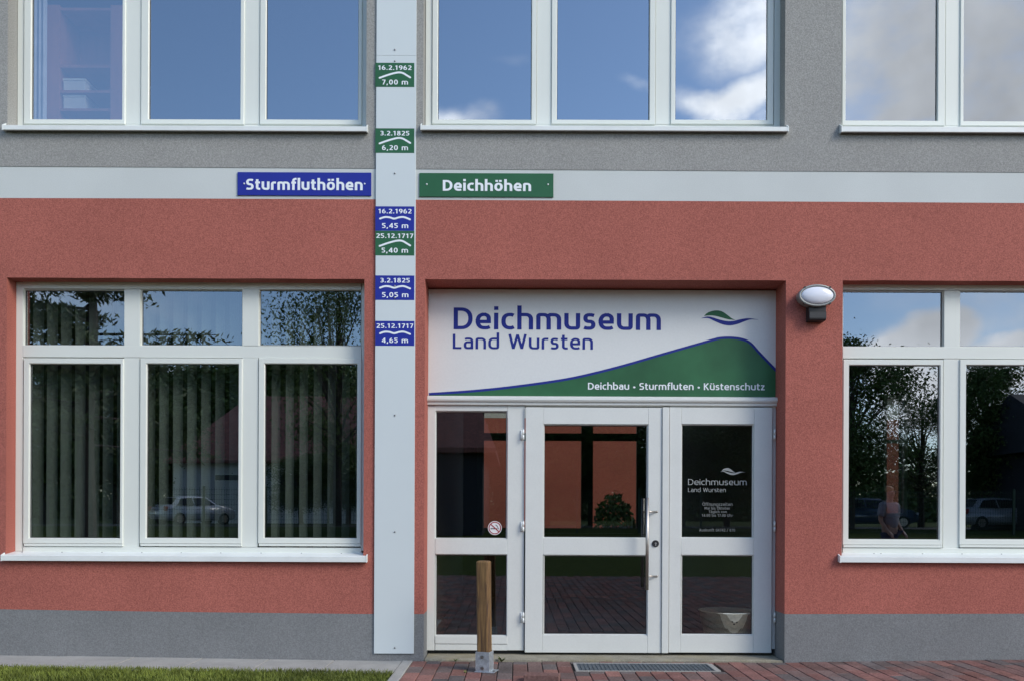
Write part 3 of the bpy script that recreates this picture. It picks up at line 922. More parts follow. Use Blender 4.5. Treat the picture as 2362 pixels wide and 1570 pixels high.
def upper_window(fr, mull, sash, gl, ybot, sill, label):
    d = WD; T = -335
    bm = bmesh.new()
    g0, g1 = gl
    pbox(bm, fr[0], fr[1], T, g1 + 3, d, d + .07); pbox(bm, fr[2], fr[3], T, g1 + 3, d, d + .07)
    pbox(bm, fr[1] + .1, fr[2] - .1, T, T + 18, d, d + .07)
    pbox(bm, fr[1] + .1, fr[2] - .1, g0, g1 + 5, d + .001, d + .07)
    for a, b in mull: pbox(bm, a, b, T + 18.1, g0 - .1, d - .001, d + .07)
    w = tag(ob('window', bm, M_FRAME, bld), label)
    gm = bmesh.new(); gs = bmesh.new()
    for a, b, ga, gb, yb, ys in sash:
        bs = bmesh.new()
        o = RECT(a, b, T + 19, ys, d - .012); i = RECT(ga, gb, T + 33, yb, d - .012)
        ring(bs, o, i, d + .05, d - .012, d + .03)
        ob('sash', bs, M_FRAME, w); pane(gm, i, d + .012); gasket(gs, i, d + .012)
    ob('pane', gm, M_GLASSU, w); ob('gasket', gs, M_GASKET, w)
    zb = P((fr[0] + fr[3]) / 2, g1 + 1, d)[1]
    b1, b2 = sill_mesh(*sill, zb, ())
    ob('sill', b1, M_ALU, w)


upper_window((41, 55, 835, 850), ((289.5, 325), (563.5, 599)), ((55.5, 289, 72, 281.5, 274.5, 286), (325.5, 563, 343, 554, 274.5, 286.5), (599.5, 834.5, 613.5, 826, 275, 287)), (286.5, 291), 287, (4.5, 846, 290.5, 301.5), 'white upper window with a bookcase behind its first pane')
upper_window((981, 996, 1784, 1798.5), ((1237, 1271), (1511, 1546)), ((996.5, 1236.5, 1009.5, 1225, 275, 286), (1271.5, 1510.5, 1284, 1497, 275.5, 286.5), (1546.5, 1783, 1557, 1769, 275.5, 286.5)), (287, 291), 287, (968.5, 1817.5, 291, 301.5), 'white upper window above the entrance reflecting clouds')
upper_window((1925, 1941, 2738, 2753), ((2179, 2213), (2458, 2493)), ((1941.5, 2178.5, 1950, 2161, 277.5, 289.5), (2213.5, 2457.5, 2222, 2445, 279, 290.5), (2493.5, 2737, 2505, 2725, 280, 291)), (290, 294), 290, (1938.5, 2790, 293.5, 306), 'white upper window at the right edge reflecting pale cloud')


def entrance():
    d = DD
    # door screen: frame, cornice, side light
    bm = bmesh.new()
    pbox(bm, 984, 1002, 934, 1497, d, d + .08); pbox(bm, 1779.5, 1792, 934, 1494, d + .004, d + .08)
    pbox(bm, 1168.5, 1207.5, 934, 1497, d, d + .08)
    pbox(bm, 1207.6, 1779.4, 930, 936, d + .003, d + .08); pbox(bm, 1002.1, 1168.4, 933, 945.5, d + .001, d + .08)
    pbox(bm, 1002.1, 1168.4, 1240, 1275.5, d - .001, d + .08); pbox(bm, 1002.1, 1168.4, 1464, 1482, d - .003, d + .08); pbox(bm, 1002.1, 1168.4, 1483, 1497, d + .001, d + .08)
    s = tag(ob('side_light', bm, M_DOOR, bld), 'fixed white side light and door frame')
    gm = bmesh.new(); gk = bmesh.new(); gs = bmesh.new()
    for y0, y1 in ((945.6, 1239.9), (1275.6, 1463.9)):
        o = RECT(1002.2, 1168.3, y0, y1, d); i = (o[0] + .007, o[1] - .007, o[2] + .007, o[3] - .007)
        ring(gk, (o[0] + .0006, o[1] - .0006, o[2] + .0006, o[3] - .0006), i, d + .06, d + .010, d + .04, .005, .001); pane(gm, i, d + .034); gasket(gs, i, d + .034)
    ob('glazing_bead', gk, M_DOOR, s); ob('pane', gm, M_GLASSD, s); ob('gasket', gs, M_GASKET, s)
    # cornice under the sign
    bm = bmesh.new(); x0 = P(983, 920, d - .03)[0]; x1 = P(1796.5, 920, d - .03)[0]
    za = P(1390, 912.8, d - .03)[1]; zb = P(1390, 933, d - .03)[1]; h = za - zb
    pr = [(d + .06, za), (d - .030, za), (d - .040, za - h * .12), (d - .042, za - h * .4), (d - .036, za - h * .58), (d - .026, za - h * .64), (d - .022, za - h * .66), (d - .022, za - h * .92), (d - .016, zb), (d + .06, zb)]
    A = [bm.verts.new((x0, y, z)) for y, z in pr]; B = [bm.verts.new((x1, y, z)) for y, z in pr]; n = len(pr)
    for k in range(n): bm.faces.new((A[k], A[(k + 1) % n], B[(k + 1) % n], B[k]))
    bm.faces.new(A[::-1]); bm.faces.new(B); bmesh.ops.recalc_face_normals(bm, faces=bm.faces)
    ob('cornice', bm, M_DOOR, bld)
    # wall filling behind the sign
    bm = bmesh.new(); box(bm, dx0 + .001, dx1 - .001, d + .05, d + .11, za + .001, dz1 - .001); ob('panel', bm, M_DOOR, bld)

    def leaf(px0, px1, g, lab, hinge_x, extra=None):
        y = d - .022
        bm = bmesh.new()
        x0, x1, z0, z1 = RECT(px0, px1, 937.5, 1502.5, y)
        u0, u1, uz0, uz1 = RECT(g[0], g[1], 976, 1239, y); l0, l1, lz0, lz1 = RECT(g[0], g[1], 1277, 1462.5, y)
        yb = d + .045
        box(bm, x0, u0 - .0004, y, yb, z0, z1, .003); box(bm, u1 + .0004, x1, y, yb, z0, z1, .003)
        box(bm, u0, u1, y + .0006, yb, uz1, z1 - .0005, .002); box(bm, u0, u1, y + .0006, yb, lz1, uz0, .002); box(bm, u0, u1, y + .0006, yb, z0 + .0005, lz0, .002)
        dr = tag(ob('door', bm, M_DOOR, bld), lab)
        gm = bmesh.new(); gk = bmesh.new(); gs = bmesh.new()
        for o in ((u0, u1, uz0, uz1), (l0, l1, lz0, lz1)):
            i = (o[0] + .009, o[1] - .009, o[2] + .009, o[3] - .009)
            ring(gk, (o[0] + .0006, o[1] - .0006, o[2] + .0006, o[3] - .0006), i, yb - .003, y + .010, y + .05, .006, .001); pane(gm, i, y + .034); gasket(gs, i, y + .034)
        ob('glazing_bead', gk, M_DOOR, dr); ob('pane', gm, M_GLASSD, dr); ob('gasket', gs, M_GASKET, dr)
        for hy in (1000.5, 1212, 1422):
            bh = bmesh.new(); hx, hz0 = P(hinge_x, hy + 11.5, y - .012); hz1 = P(hinge_x, hy - 11.5, y - .012)[1]; m = (hz0 + hz1) / 2
            tube(bh, (hx, y - .006, hz0), (hx, y - .006, m - .001), .008, n=12); tube(bh, (hx, y - .006, m + .001), (hx, y - .006, hz1), .008, n=12)
            tube(bh, (hx, y - .006, hz1), (hx, y - .006, hz1 + .006), .007, .003, n=8)
            box(bh, hx + .004, hx + .024, y + .0225, y + .026, hz0, hz1) if hinge_x > 1500 else box(bh, hx - .024, hx - .004, y + .0175, y + .0215, hz0, hz1)
            ob('hinge', bh, M_ALU, dr, True)
        return dr, y
    d1, y = leaf(1210, 1524.5, (1251.5, 1493), 'wide white door leaf with long steel handle', 1205.5)
    d2, y = leaf(1541.5, 1778.5, (1569.5, 1737), 'narrow white door leaf with lettering on its glass', 1785)
    bm = bmesh.new(); pbox(bm, 1525.3, 1541, 937, 1503.5, d - .034, d - .023, .004); ob('cover_strip', bm, M_DOOR, d2)
    # bar handle
    bm = bmesh.new(); hy = y - .085
    x, z0 = P(1490.5, 1357.5, hy); z1 = P(1490.5, 1145, hy)[1]
    tube(bm, (x, hy, z0), (x, hy, z1), .0135, n=20)
    for pz in (1177.5, 1326):
        bx, bz = P(1513, pz, y); tube(bm, (bx, y + .001, bz), (x, hy, P(1490, pz, hy)[1]), .007, n=12)
        tube(bm, (bx, y + .0005, bz), (bx, y - .004, bz), .009, n=16)
    ob('handle', bm, M_STEEL, d1, True)
    bm = bmesh.new(); lx, lz = P(1510, 1251, y)
    tube(bm, (lx, y + .001, lz), (lx, y - .009, lz), .030, .026, n=24)
    lk = ob('lock', bm, M_BLACKP, d1)
    bm = bmesh.new(); tube(bm, (lx, y - .008, lz + .003), (lx, y - .0125, lz + .003), .0085, n=16); box(bm, lx - .005, lx + .005, y - .0115, y - .008, lz - .017, lz + .002)
    ob('lock_cylinder', bm, M_STEEL, d1)
    # lettering on the narrow leaf's upper glass
    gy = y + .0332

    def T(s, a, b, base, cap, m, w=.15): text('lettering', s, a, b, base, cap, gy, m, d2, w)
    T('Deichmuseum', 1585, 1720, 1116, 1102.5, M_VINYL, .105)
    T('Land Wursten', 1585, 1672, 1132, 1122.5, M_VINYL, .105)
    T('Öffnungszeiten', 1618, 1687.5, 1164, 1156.5, M_VINYL2, .15)
    T('Mai bis Oktober', 1623, 1682, 1172.5, 1166.2, M_VINYL2, .16)
    T('Täglich von', 1632.5, 1674, 1180.5, 1174.5, M_VINYL2, .16)
    T('14.00 bis 17.00 Uhr', 1617, 1688, 1189, 1182.6, M_VINYL2, .16)
    T('Auskunft 04742 / 870', 1611, 1693.5, 1223, 1216.5, M_VINYL2, .15)
    bm = bmesh.new()
    logo(bm, lambda p: P(1660 + (p[0] - 1757) * 57 / 351, 1077 + (p[1] - 256) * 16 / 92, gy), gy, 0); logo(bm, lambda p: P(1660 + (p[0] - 1757) * 57 / 351, 1077 + (p[1] - 256) * 16 / 92, gy), gy, 1)
    ob('emblem', bm, M_VINYL, d2)
    # threshold
    bm = bmesh.new()
    box(bm, dx0 + .004, dx1 - .004, .006, d + .11, -.05, .014, .006)
    tag(ob('threshold', bm, M_THRESH, bld), 'weathered concrete threshold')
    bm = bmesh.new(); box(bm, dx0 + .002, dx1 - .002, d + .05, d + .10, .016, P(1300, 1496, d)[1] + .01); ob('gasket', bm, M_GASKET, bld)  # black strip behind the gap under the doors, its shade put into the colour


def logo(bm, f, y, which):
    if which == 0:
        up = [(1775, 289), (1800, 268), (1845, 256), (1885, 262), (1920, 285), (1945, 304), (1968, 314)]; lo = [(1775, 290), (1815, 287), (1850, 291), (1890, 302), (1930, 312), (1968, 314.5)]
    else:
        up = [(1757, 304), (1790, 294), (1820, 297), (1870, 312), (1920, 322), (1960, 320), (2000, 310), (2050, 304), (2108, 312)]; lo = [(1757, 305), (1800, 304), (1840, 322), (1890, 342), (1935, 348), (1980, 340), (2020, 325), (2060, 312), (2108, 313)]
    n = 28
    U = [f(p) for p in resample(smooth_line(up), n)]; Lw = [f(p) for p in resample(smooth_line(lo), n)]
    strip(bm, U, Lw, y)


entrance()

# ---------------------------------------------------------------- museum sign
def museum_sign():
    d = DD + .012
    x0, x1, z0, z1 = RECT(986.5, 1790.5, 662, 912.5, d)
    z1 = min(z1 + .01, dz1 - .012)
    t = thing('museum_sign', 'large white museum sign with blue lettering and a green dike over the entrance doors', 'sign', ((x0 + x1) / 2, d, z0))
    bm = bmesh.new(); box(bm, x0, x1, d, d + .03, z0, z1, .002); ob('panel', bm, M_SIGN, t)
    q = lambda p: P(960 + p[0] / 2.681, 620 + p[1] / 2.681, d)
    top = [(76, 769), (350, 750), (600, 724), (900, 682), (1100, 640), (1300, 588), (1500, 530), (1700, 473), (1830, 436), (1880, 425), (1950, 424), (2015, 434), (2062, 458), (2120, 521), (2231, 636)]
    ct = resample(smooth_line(top, 8), 160)
    U = [q(p) for p in ct]
    bm = bmesh.new(); zb = z0 + .002
    strip(bm, U, [(u[0], zb) for u in U], d - .0012); ob('dike_picture', bm, M_HILL, t)
    bm = bmesh.new(); ribbon(bm, U, .0205, d - .0020); ob('dike_outline', bm, M_BINK, t)
    text('lettering', 'Deichmuseum', 1045, 1522.5, 759.5, 709.5, d - .0012, M_BINK, t, .155, .11)
    text('lettering', 'Land Wursten', 1043, 1366, 804, 769.5, d - .0012, M_BINK, t, .14, .125)
    text('lettering', 'Deichbau • Sturmfluten • Küstenschutz', 1354.5, 1761.5, 897, 881.5, d - .0028, M_INK, t, .15, .105)
    bm = bmesh.new(); logo(bm, q, d - .0012, 0); e = ob('emblem', bm, M_SGREEN, t)
    bm = bmesh.new(); logo(bm, q, d - .0016, 1); tag(ob('emblem', bm, M_BINK, t), 'blue wave of the emblem')


museum_sign()

# ---------------------------------------------------------------- height board
def screw(px, py, y, parent, r=.0075, mat=None):
    x, z = P(px, py, y); bm = bmesh.new(); dome(bm, x, y, z, r, .006); ob('screw', bm, mat or M_SCREW, parent, True)


def height_board():
    y = -.018
    x0, x1, z0, _ = RECT(863, 954.8, 700, 1504.5, y)
    t = thing('height_board', 'tall narrow white board with blue and green flood and dike height marks', 'sign board', ((x0 + x1) / 2, 0, z0))
    zs = [z0, P(909, 672.5, y)[1], P(909, 128.5, y)[1], P(909, -420, y)[1]]
    bm = bmesh.new()
    for a, b in zip(zs, zs[1:]): box(bm, x0, x1, y, -.0055, a + .0006, b - .0006, .0012)
    ob('panel', bm, M_STAFF, t)
    rows = [(145.5, 201, 'g', '16.2.1962', 871, 948, '7,00 m', 880, 940), (296.5, 353, 'g', '3.2.1825', 876, 943, '6,20 m', 880, 940),
            (476, 532.2, 'b', '16.2.1962', 871.5, 948, '5,45 m', 880, 940.5), (532.6, 589, 'g', '25.12.1717', 866.5, 952, '5,40 m', 879, 940),
            (635, 691.5, 'b', '3.2.1825', 876, 944, '5,05 m', 880, 941), (739.5, 796, 'b', '25.12.1717', 867, 952, '4,65 m', 879.5, 940)]
    for a, b, c, s1, p0, p1, s2, q0, q1 in rows:
        bm = bmesh.new(); r = RECT(864.6, 954.4, a, b, y)
        box(bm, r[0], r[1], y - .0008, y + .0002, r[2], r[3])
        m = tag(ob('height_mark', bm, M_BLUE if c == 'b' else M_SGREEN, t), ('blue flood mark reading ' if c == 'b' else 'green dike mark reading ') + s1 + ' and ' + s2)
        yy = y - .0016
        text('lettering', s1, p0, p1, a + 16.3, a + 5.8, yy, M_INK, m, .165, .12)
        text('lettering', s2, q0, q1, a + 50, a + 38.6, yy, M_INK, m, .165, .14)
        bm = bmesh.new()
        if c == 'b': pts = [(875.5, a + 28.2), (886, a + 24.8), (897, a + 25.2), (908, a + 28.2), (920, a + 25.2), (931, a + 24.8), (944.5, a + 30)]
        else: pts = [(874.5, a + 34.5), (890, a + 29), (905, a + 24.5), (918, a + 22), (928, a + 23.5), (936, a + 28), (945, a + 33.5)]
        ribbon(bm, [P(u, v, yy) for u, v in smooth_line(pts, 6)], .0150, yy)
        for e in (pts[0], pts[-1]):
            ex, ez = P(*e, yy); bm.faces.new([bm.verts.new((ex + .0075 * math.cos(k * PI / 5), yy - .0003, ez + .0075 * math.sin(k * PI / 5))) for k in range(10)])
        ob('wave_mark' if c == 'b' else 'dike_mark', bm, M_INK, m)
    for py in (115, 141.5, 400, 659, 686.5, 955.5, 1224, 1491): screw(909.5, py, y - .001, t)


height_board()


def name_sign(px0, px1, py0, py1, word, tx0, tx1, base, cap, mat, label, screws):
    y = -.010
    x0, x1, z0, z1 = RECT(px0, px1, py0, py1, y)
    t = thing('name_sign', label, 'sign', ((x0 + x1) / 2, 0, z0))
    bm = bmesh.new(); box(bm, x0, x1, y, .0, z0, z1, .001); ob('panel', bm, mat, t)
    text('lettering', word, tx0, tx1, base, cap, y - .001, M_INK, t, .185, .10)
    for s in screws: screw(s[0], s[1], y, t, .0075, M_ALU)


name_sign(547, 855, 397.5, 450.8, 'Sturmfluthöhen', 567, 835.5, 438.3, 413.0, M_BLUE, 'blue name sign with white word Sturmfluthöhen on the white band', ((562.5, 423.5), (840, 424)))
name_sign(966, 1275, 399.5, 454, 'Deichhöhen', 1020, 1223.5, 440.5, 415.6, M_SGREEN, 'green name sign with white word Deichhöhen on the white band', ((983, 425), (1262.5, 425.5)))

# ---------------------------------------------------------------- sticker
def sticker():
    d = DD + .0325
    cx, cz = P(1140, 1215, d); r = .0585
    t = thing('no_smoking_sticker', 'round no smoking sticker on the side light glass', 'sticker', (cx, d, cz))
    def disc(bm, r0, r1, y, n=40):
        A = [(cx + r1 * math.cos(2 * PI * k / n), y, cz + r1 * math.sin(2 * PI * k / n)) for k in range(n)]
        if r0 == 0: bm.faces.new([bm.verts.new(p) for p in A]); return
        B = [(cx + r0 * math.cos(2 * PI * k / n), y, cz + r0 * math.sin(2 * PI * k / n)) for k in range(n)]
        va = [bm.verts.new(p) for p in A]; vb = [bm.verts.new(p) for p in B]
        for k in range(n): bm.faces.new((va[k], va[(k + 1) % n], vb[(k + 1) % n], vb[k]))
    bm = bmesh.new(); disc(bm, 0, r, d); ob('disc', bm, M_STICKER, t)
    bm = bmesh.new(); disc(bm, r * .76, r * .90, d - .0006); a = .80 * r * .7071
    ribbon(bm, [(cx - a, cz + a * .9), (cx + a, cz - a * .9)], r * .15, d - .0012); ob('prohibition_ring', bm, M_SRED, t)
    bm = bmesh.new(); ribbon(bm, [(cx - .62 * r, cz - .1 * r), (cx + .38 * r, cz - .1 * r)], .13 * r, d - .0008); ribbon(bm, [(cx + .46 * r, cz - .1 * r), (cx + .6 * r, cz - .1 * r)], .13 * r, d - .0008)
    ribbon(bm, [(cx + .1 * r, cz + .45 * r), (cx + .26 * r, cz + .38 * r), (cx + .34 * r, cz + .2 * r), (cx + .48 * r, cz + .06 * r)], .1 * r, d - .0008)
    ob('cigarette_picture', bm, M_SBLACK, t)


sticker()

# ---------------------------------------------------------------- wall lamp
def wall_lamp():
    y0 = -.003; yf = -.105
    cx, cz = P(1883.5, 680.5, yf)
    t = thing('wall_lamp', 'oval grey bulkhead lamp with opal glass on a black bracket beside the door', 'wall lamp', (cx, 0, cz - .1))
    k = (D + yf) / F
    rx, rz = 42.6 * k, 25.4 * k
    n = 48

    def lp(bm, s, yy, fx=1., fz=1.): return [bm.verts.new((cx + rx * s * fx * math.cos(2 * PI * j / n), yy, cz + rz * s * fz * math.sin(2 * PI * j / n))) for j in range(n)]
    bm = bmesh.new()
    ls = [lp(bm, .93, -.028), lp(bm, 1.0, -.034), lp(bm, 1.0, -.088), lp(bm, 1.0, yf + .004), lp(bm, .97, yf), lp(bm, .90, yf, 1, .92), lp(bm, .885, yf + .010, 1, .90)]
    for A, B in zip(ls, ls[1:]):
        for j in range(n): bm.faces.new((A[j], A[(j + 1) % n], B[(j + 1) % n], B[j]))
    bm.faces.new(ls[0])
    bmesh.ops.recalc_face_normals(bm, faces=bm.faces)
    h = ob('housing', bm, M_LAMPGREY, t, True)
    for sx in (-1, 1):
        for sz in (-1, 1):
            b = bmesh.new(); a = R(47); sxx = cx + sx * rx * 1.0 * math.cos(a); szz = cz + sz * rz * 1.0 * math.sin(a)
            tube(b, (sxx * 1, yf + .02, szz), (sxx, yf - .002, szz), .0075, n=10); ob('screw', b, M_BLACKP, h)
    bm = bmesh.new()
    prev = lp(bm, .88, yf + .008, 1, .895)
    for j in range(1, 7):
        a = j / 6.4 * PI / 2; cur = lp(bm, .88 * math.cos(a), yf + .008 - .030 * math.sin(a), 1, .895)
        for q in range(n): bm.faces.new((prev[q], prev[(q + 1) % n], cur[(q + 1) % n], cur[q]))
        prev = cur
    bm.faces.new(prev); bmesh.ops.recalc_face_normals(bm, faces=bm.faces)
    ob('diffuser', bm, M_OPAL, t, True)
    bm = bmesh.new()
    bx0, bx1, bz0, bz1 = RECT(1861, 1900.5, 708, 740, -.05)
    pr = [(y0, bz1 + .03), (-.075, bz1 + .03), (-.075, bz1 - .035), (-.083, bz1 - .045), (-.083, bz0 + .015), (-.070, bz0), (y0, bz0)]
    A = [bm.verts.new((bx0, y, z)) for y, z in pr]; B = [bm.verts.new((bx1, y, z)) for y, z in pr]; m = len(pr)
    for j in range(m): bm.faces.new((A[j], A[(j + 1) % m], B[(j + 1) % m], B[j]))
    bm.faces.new(A[::-1]); bm.faces.new(B); bmesh.ops.recalc_face_normals(bm, faces=bm.faces)
    bmesh.ops.bevel(bm, geom=bm.edges[:], offset=.003, segments=2, affect='EDGES')
    ob('bracket', bm, M_BLACKP, t)


wall_lamp()

# ---------------------------------------------------------------- bollard
def bollard():
    v = 1545 - CY; tt = D - F * EYE / v; k = v / EYE
    x = (1118 - CX) / k; z = gz(x, tt)
    t = thing('wooden_bollard', 'short square wooden bollard in a galvanised shoe before the side light', 'bollard', (x, -tt, z))
    rot = Matrix.Rotation(R(-16), 4, 'Z'); tr = Matrix.Translation((x, -tt, z))
    lean = Matrix.Shear('XY', 4, (-.012, 0)) if False else Matrix(((1, 0, -.013, 0), (0, 1, 0, 0), (0, 0, 1, 0), (0, 0, 0, 1)))
    M = tr @ lean @ rot
    hw = .0475
    zw0, zw1 = 45 / k, 254.5 / k
    bm = bmesh.new()
    n = 6; L = []
    def sq(h, r, zz):
        o = []
        for qx, qy, a0 in ((1, 1, 0), (-1, 1, 90), (-1, -1, 180), (1, -1, 270)):
            for j in range(n):
                a = R(a0 + 90 * j / (n - 1)); o.append(bm.verts.new(M @ Vector((qx * (h - r) + r * math.cos(a), qy * (h - r) + r * math.sin(a), zz))))
        return o
    for h, r, zz in ((hw, .016, .02), (hw, .016, zw0), (hw - .0005, .016, .4 * zw1), (hw, .016, zw1 - .012), (hw - .004, .014, zw1 - .004), (hw - .012, .012, zw1)): L.append(sq(h, r, zz))
    m = len(L[0])
    for A, B in zip(L, L[1:]):
        for j in range(m): bm.faces.new((A[j], A[(j + 1) % m], B[(j + 1) % m], B[j]))
    bm.faces.new(L[-1])
    ob('post', bm, M_WOOD, t, False)
    bm = bmesh.new(); s = hw + .003; th = .004; zt = 46.5 / k
    for vs in (box(bm, -s - th, s + th, -s - th, -s, .004, zt, .001), box(bm, -s - th, s + th, s, s + th, .004, zt, .001),
               box(bm, -s - th, -s, -s + .0003, s - .0003, .004, zt - .001, .001), box(bm, s, s + th, -s + .0003, s - .0003, .004, zt - .001, .001),
               box(bm, -s - .010, s + .042, -s - .014, s + .014, 0, .006, .001)):
        for q in vs: q.co = M @ q.co
    sh = ob('shoe', bm, M_ZINC, t)
    for zz in (10 / k, 35 / k):
        bm = bmesh.new(); p = M @ Vector((-.002, -s - th, zz)); nrm = (rot @ Vector((0, -1, 0)))
        tube(bm, p, p + nrm * .002, .013, n=14); tube(bm, p + nrm * .002, p + nrm * .010, .009, .007, n=6)
        ob('bolt', bm, M_SCREW, sh)
    bm = bmesh.new(); p = M @ Vector((s + .03, -.02, .006)); tube(bm, p, p + Vector((0, 0, .008)), .010, n=6); ob('bolt', bm, M_SCREW, sh)


bollard()

# ---------------------------------------------------------------- grate, loose brick, weeds
def grate():
    t = thing('foot_grate', 'galvanised foot scraper grate let into the paving before the doors', 'grate', ((GRX0 + GRX1) / 2, -(GT0 + GT1) / 2, 0))
    bm = bmesh.new()
    x0, x1, y0, y1 = GRX0, GRX1, -GT1, -GT0; e = .022
    box(bm, x0 - e, x1 + e, y0 - .010, y0 - .001, -.05, .003); box(bm, x0 - e, x1 + e, y1 + .001, y1 + e, -.05, .003)
    box(bm, x0 - e, x0 - .001, y0, y1, -.05, .003); box(bm, x1 + .001, x1 + e + .02, y0, y1, -.05, .003)
    ob('surround', bm, M_CONC, t)
    bm = bmesh.new(); b = .004
    box(bm, x0, x1, y0, y0 + b, -.03, .001); box(bm, x0, x1, y1 - b, y1, -.03, .001); box(bm, x0, x0 + b, y0 + b, y1 - b, -.03, .001); box(bm, x1 - b, x1, y0 + b, y1 - b, -.03, .001)
    n = int((x1 - x0) / .031)
    for i in range(1, n):
        x = x0 + (x1 - x0) * i / n; box(bm, x - .0011, x + .0011, y0 + b, y1 - b, -.024, -.001)
    for i in range(1, 9):
        y = y0 + (y1 - y0) * i / 9; box(bm, x0 + b, x1 - b, y - .0012, y + .0012, -.026, -.003)
    ob('bar_grid', bm, M_GRATE, t)
    bm = bmesh.new(); box(bm, x0 - .03, x1 + .03, y0 - .02, y1 + .03, -.09, -.055); ob('pit', bm, M_BED, t)


grate()


def loose_brick():
    v = 1566 - CY; tt = D - F * EYE / v; k = v / EYE
    x = (1250 - CX) / k
    bm = bmesh.new(); lay = bm.loops.layers.float_color.new('brick')
    vs = box(bm, -.125, .125, -.06, .06, 0, .052, .004)
    M = Matrix.Translation((x, -tt - .03, .002)) @ Matrix.Rotation(R(-9), 4, 'Z')
    for q in vs: q.co = M @ q.co
    for f in bm.faces:
        for l in f.loops: l[lay] = (.19, .11, .095, 1)
    tag(ob('paving_brick', bm, M_PAVER), 'loose clinker brick lying on top of the paving in front of the doors', 'brick')


loose_brick()


def weed(px, tt, s, label, n=9):
    k = F / (D - tt); x = (px - CX) / k
    bm = bmesh.new()
    for i in range(n):
        a = random.uniform(0, 2 * PI); l = s * random.uniform(.6, 1.1); w = s * .09; up = random.uniform(.5, 1.2)
        pts = [Vector((math.cos(a) * l * u * .8, math.sin(a) * l * u * .8, l * up * (u - .45 * u * u))) for u in (0, .35, .7, 1)]
        c = Vector((-math.sin(a), math.cos(a), 0))
        ws = (.5, 1, .8, .05)
        A = [bm.verts.new(p + c * w * q + Vector((x, -tt, gz(x, max(tt, 0)) + .002))) for p, q in zip(pts, ws)]; B = [bm.verts.new(p - c * w * q + Vector((x, -tt, gz(x, max(tt, 0)) + .002))) for p, q in zip(pts, ws)]
        for j in range(3): bm.faces.new((A[j], A[j + 1], B[j + 1], B[j]))
    tag(ob('weed', bm, M_LEAF), label, 'weed')


weed(1157, .03, .075, 'small green weed growing by the threshold right of the bollard', 12)
weed(1051, .02, .045, 'tiny weed at the threshold left of the bollard', 8)
weed(1073, .50, .03, 'low weed tuft in a paving joint left of the bollard foot', 8)

# ================================================================== INSIDE
def blind():
    x0, x1, z0, z1 = RECT(40, 845, 655, 1262, .3)
    t = thing('vertical_blind', 'dark vertical slat blind hanging inside the lower window left of the board', 'blind', ((x0 + x1) / 2, .3, z1))
    bm = bmesh.new(); box(bm, x0, x1, .27, .31, z1 + .02, z1 + .06); ob('rail', bm, M_BLIND, t)
    bm = bmesh.new(); n = 25
    for i in range(n):
        cx = x0 + (x1 - x0) * (i + .5) / n; a = R(54 + random.uniform(-3, 3)); h = .0445
        dx, dy = h * math.cos(a), h * math.sin(a); c = .002
        pts = [(-dx, -dy), (0 + c * math.sin(a), -c * math.cos(a)), (dx, dy)]
        A = [bm.verts.new((cx + u, .30 + v, z0)) for u, v in pts]; B = [bm.verts.new((cx + u, .30 + v, z1 + .02)) for u, v in pts]
        for j in range(2): bm.faces.new((A[j], A[j + 1], B[j + 1], B[j]))
    ob('slats', bm, M_BLIND, t)


blind()


def bookcase():
    d = .6
    x0, x1, z0, z1 = RECT(108, 283, 12, 330, d)
    t = thing('bookcase', 'dark red wooden bookcase behind the first pane of the upper left window', 'bookcase', ((x0 + x1) / 2, d, z0))
    th = .11
    bm = bmesh.new()
    box(bm, x0, x0 + th, d, d + .35, z0, z1); box(bm, x1 - th, x1, d, d + .35, z0, z1); box(bm, x0 + th + .001, x1 - th - .001, d + .33, d + .345, z0, z1)
    ob('frame', bm, M_CASE, t)
    for py in (20, 152, 210, 252, 318):
        bm = bmesh.new(); zz = P(195, py, d)[1]; box(bm, x0 + th + .001, x1 - th - .001, d + .01, d + .33, zz - .012, zz + .012); ob('shelf', bm, M_CASE, t)
    for i, (a, b, lab) in enumerate(((180, 204, 'pale box on the higher shelf of the bookcase'), (214, 242, 'pale box on the lower shelf of the bookcase'))):
        r = RECT(146, 196, a, b, d + .03); zz = P(195, 210 if i == 0 else 252, d)[1] + .0125
        bm = bmesh.new(); h = r[3] - r[2]; box(bm, r[0], r[1], d + .03, d + .28, zz, zz + h, .003); box(bm, r[0] - .004, r[1] + .004, d + .026, d + .284, zz + h + .0005, zz + h + .02, .002)
        tag(ob('storage_box', bm, M_PAPER), lab, 'box')
    # curtain beside it
    bm = bmesh.new(); cx0, cx1, cz0, cz1 = RECT(48, 106, -330, 330, .55)
    n = 30; A = []; B = []
    for i in range(n + 1):
        x = cx0 + (cx1 - cx0) * i / n; y = .55 + .02 * math.sin(i * 1.3)
        A.append(bm.verts.new((x, y, cz0))); B.append(bm.verts.new((x, y, cz1)))
    for i in range(n): bm.faces.new((A[i], A[i + 1], B[i + 1], B[i]))
    tag(ob('curtain', bm, M_CURT, smooth=True), 'pale blue curtain at the left edge inside the upper left window', 'curtain')


bookcase()


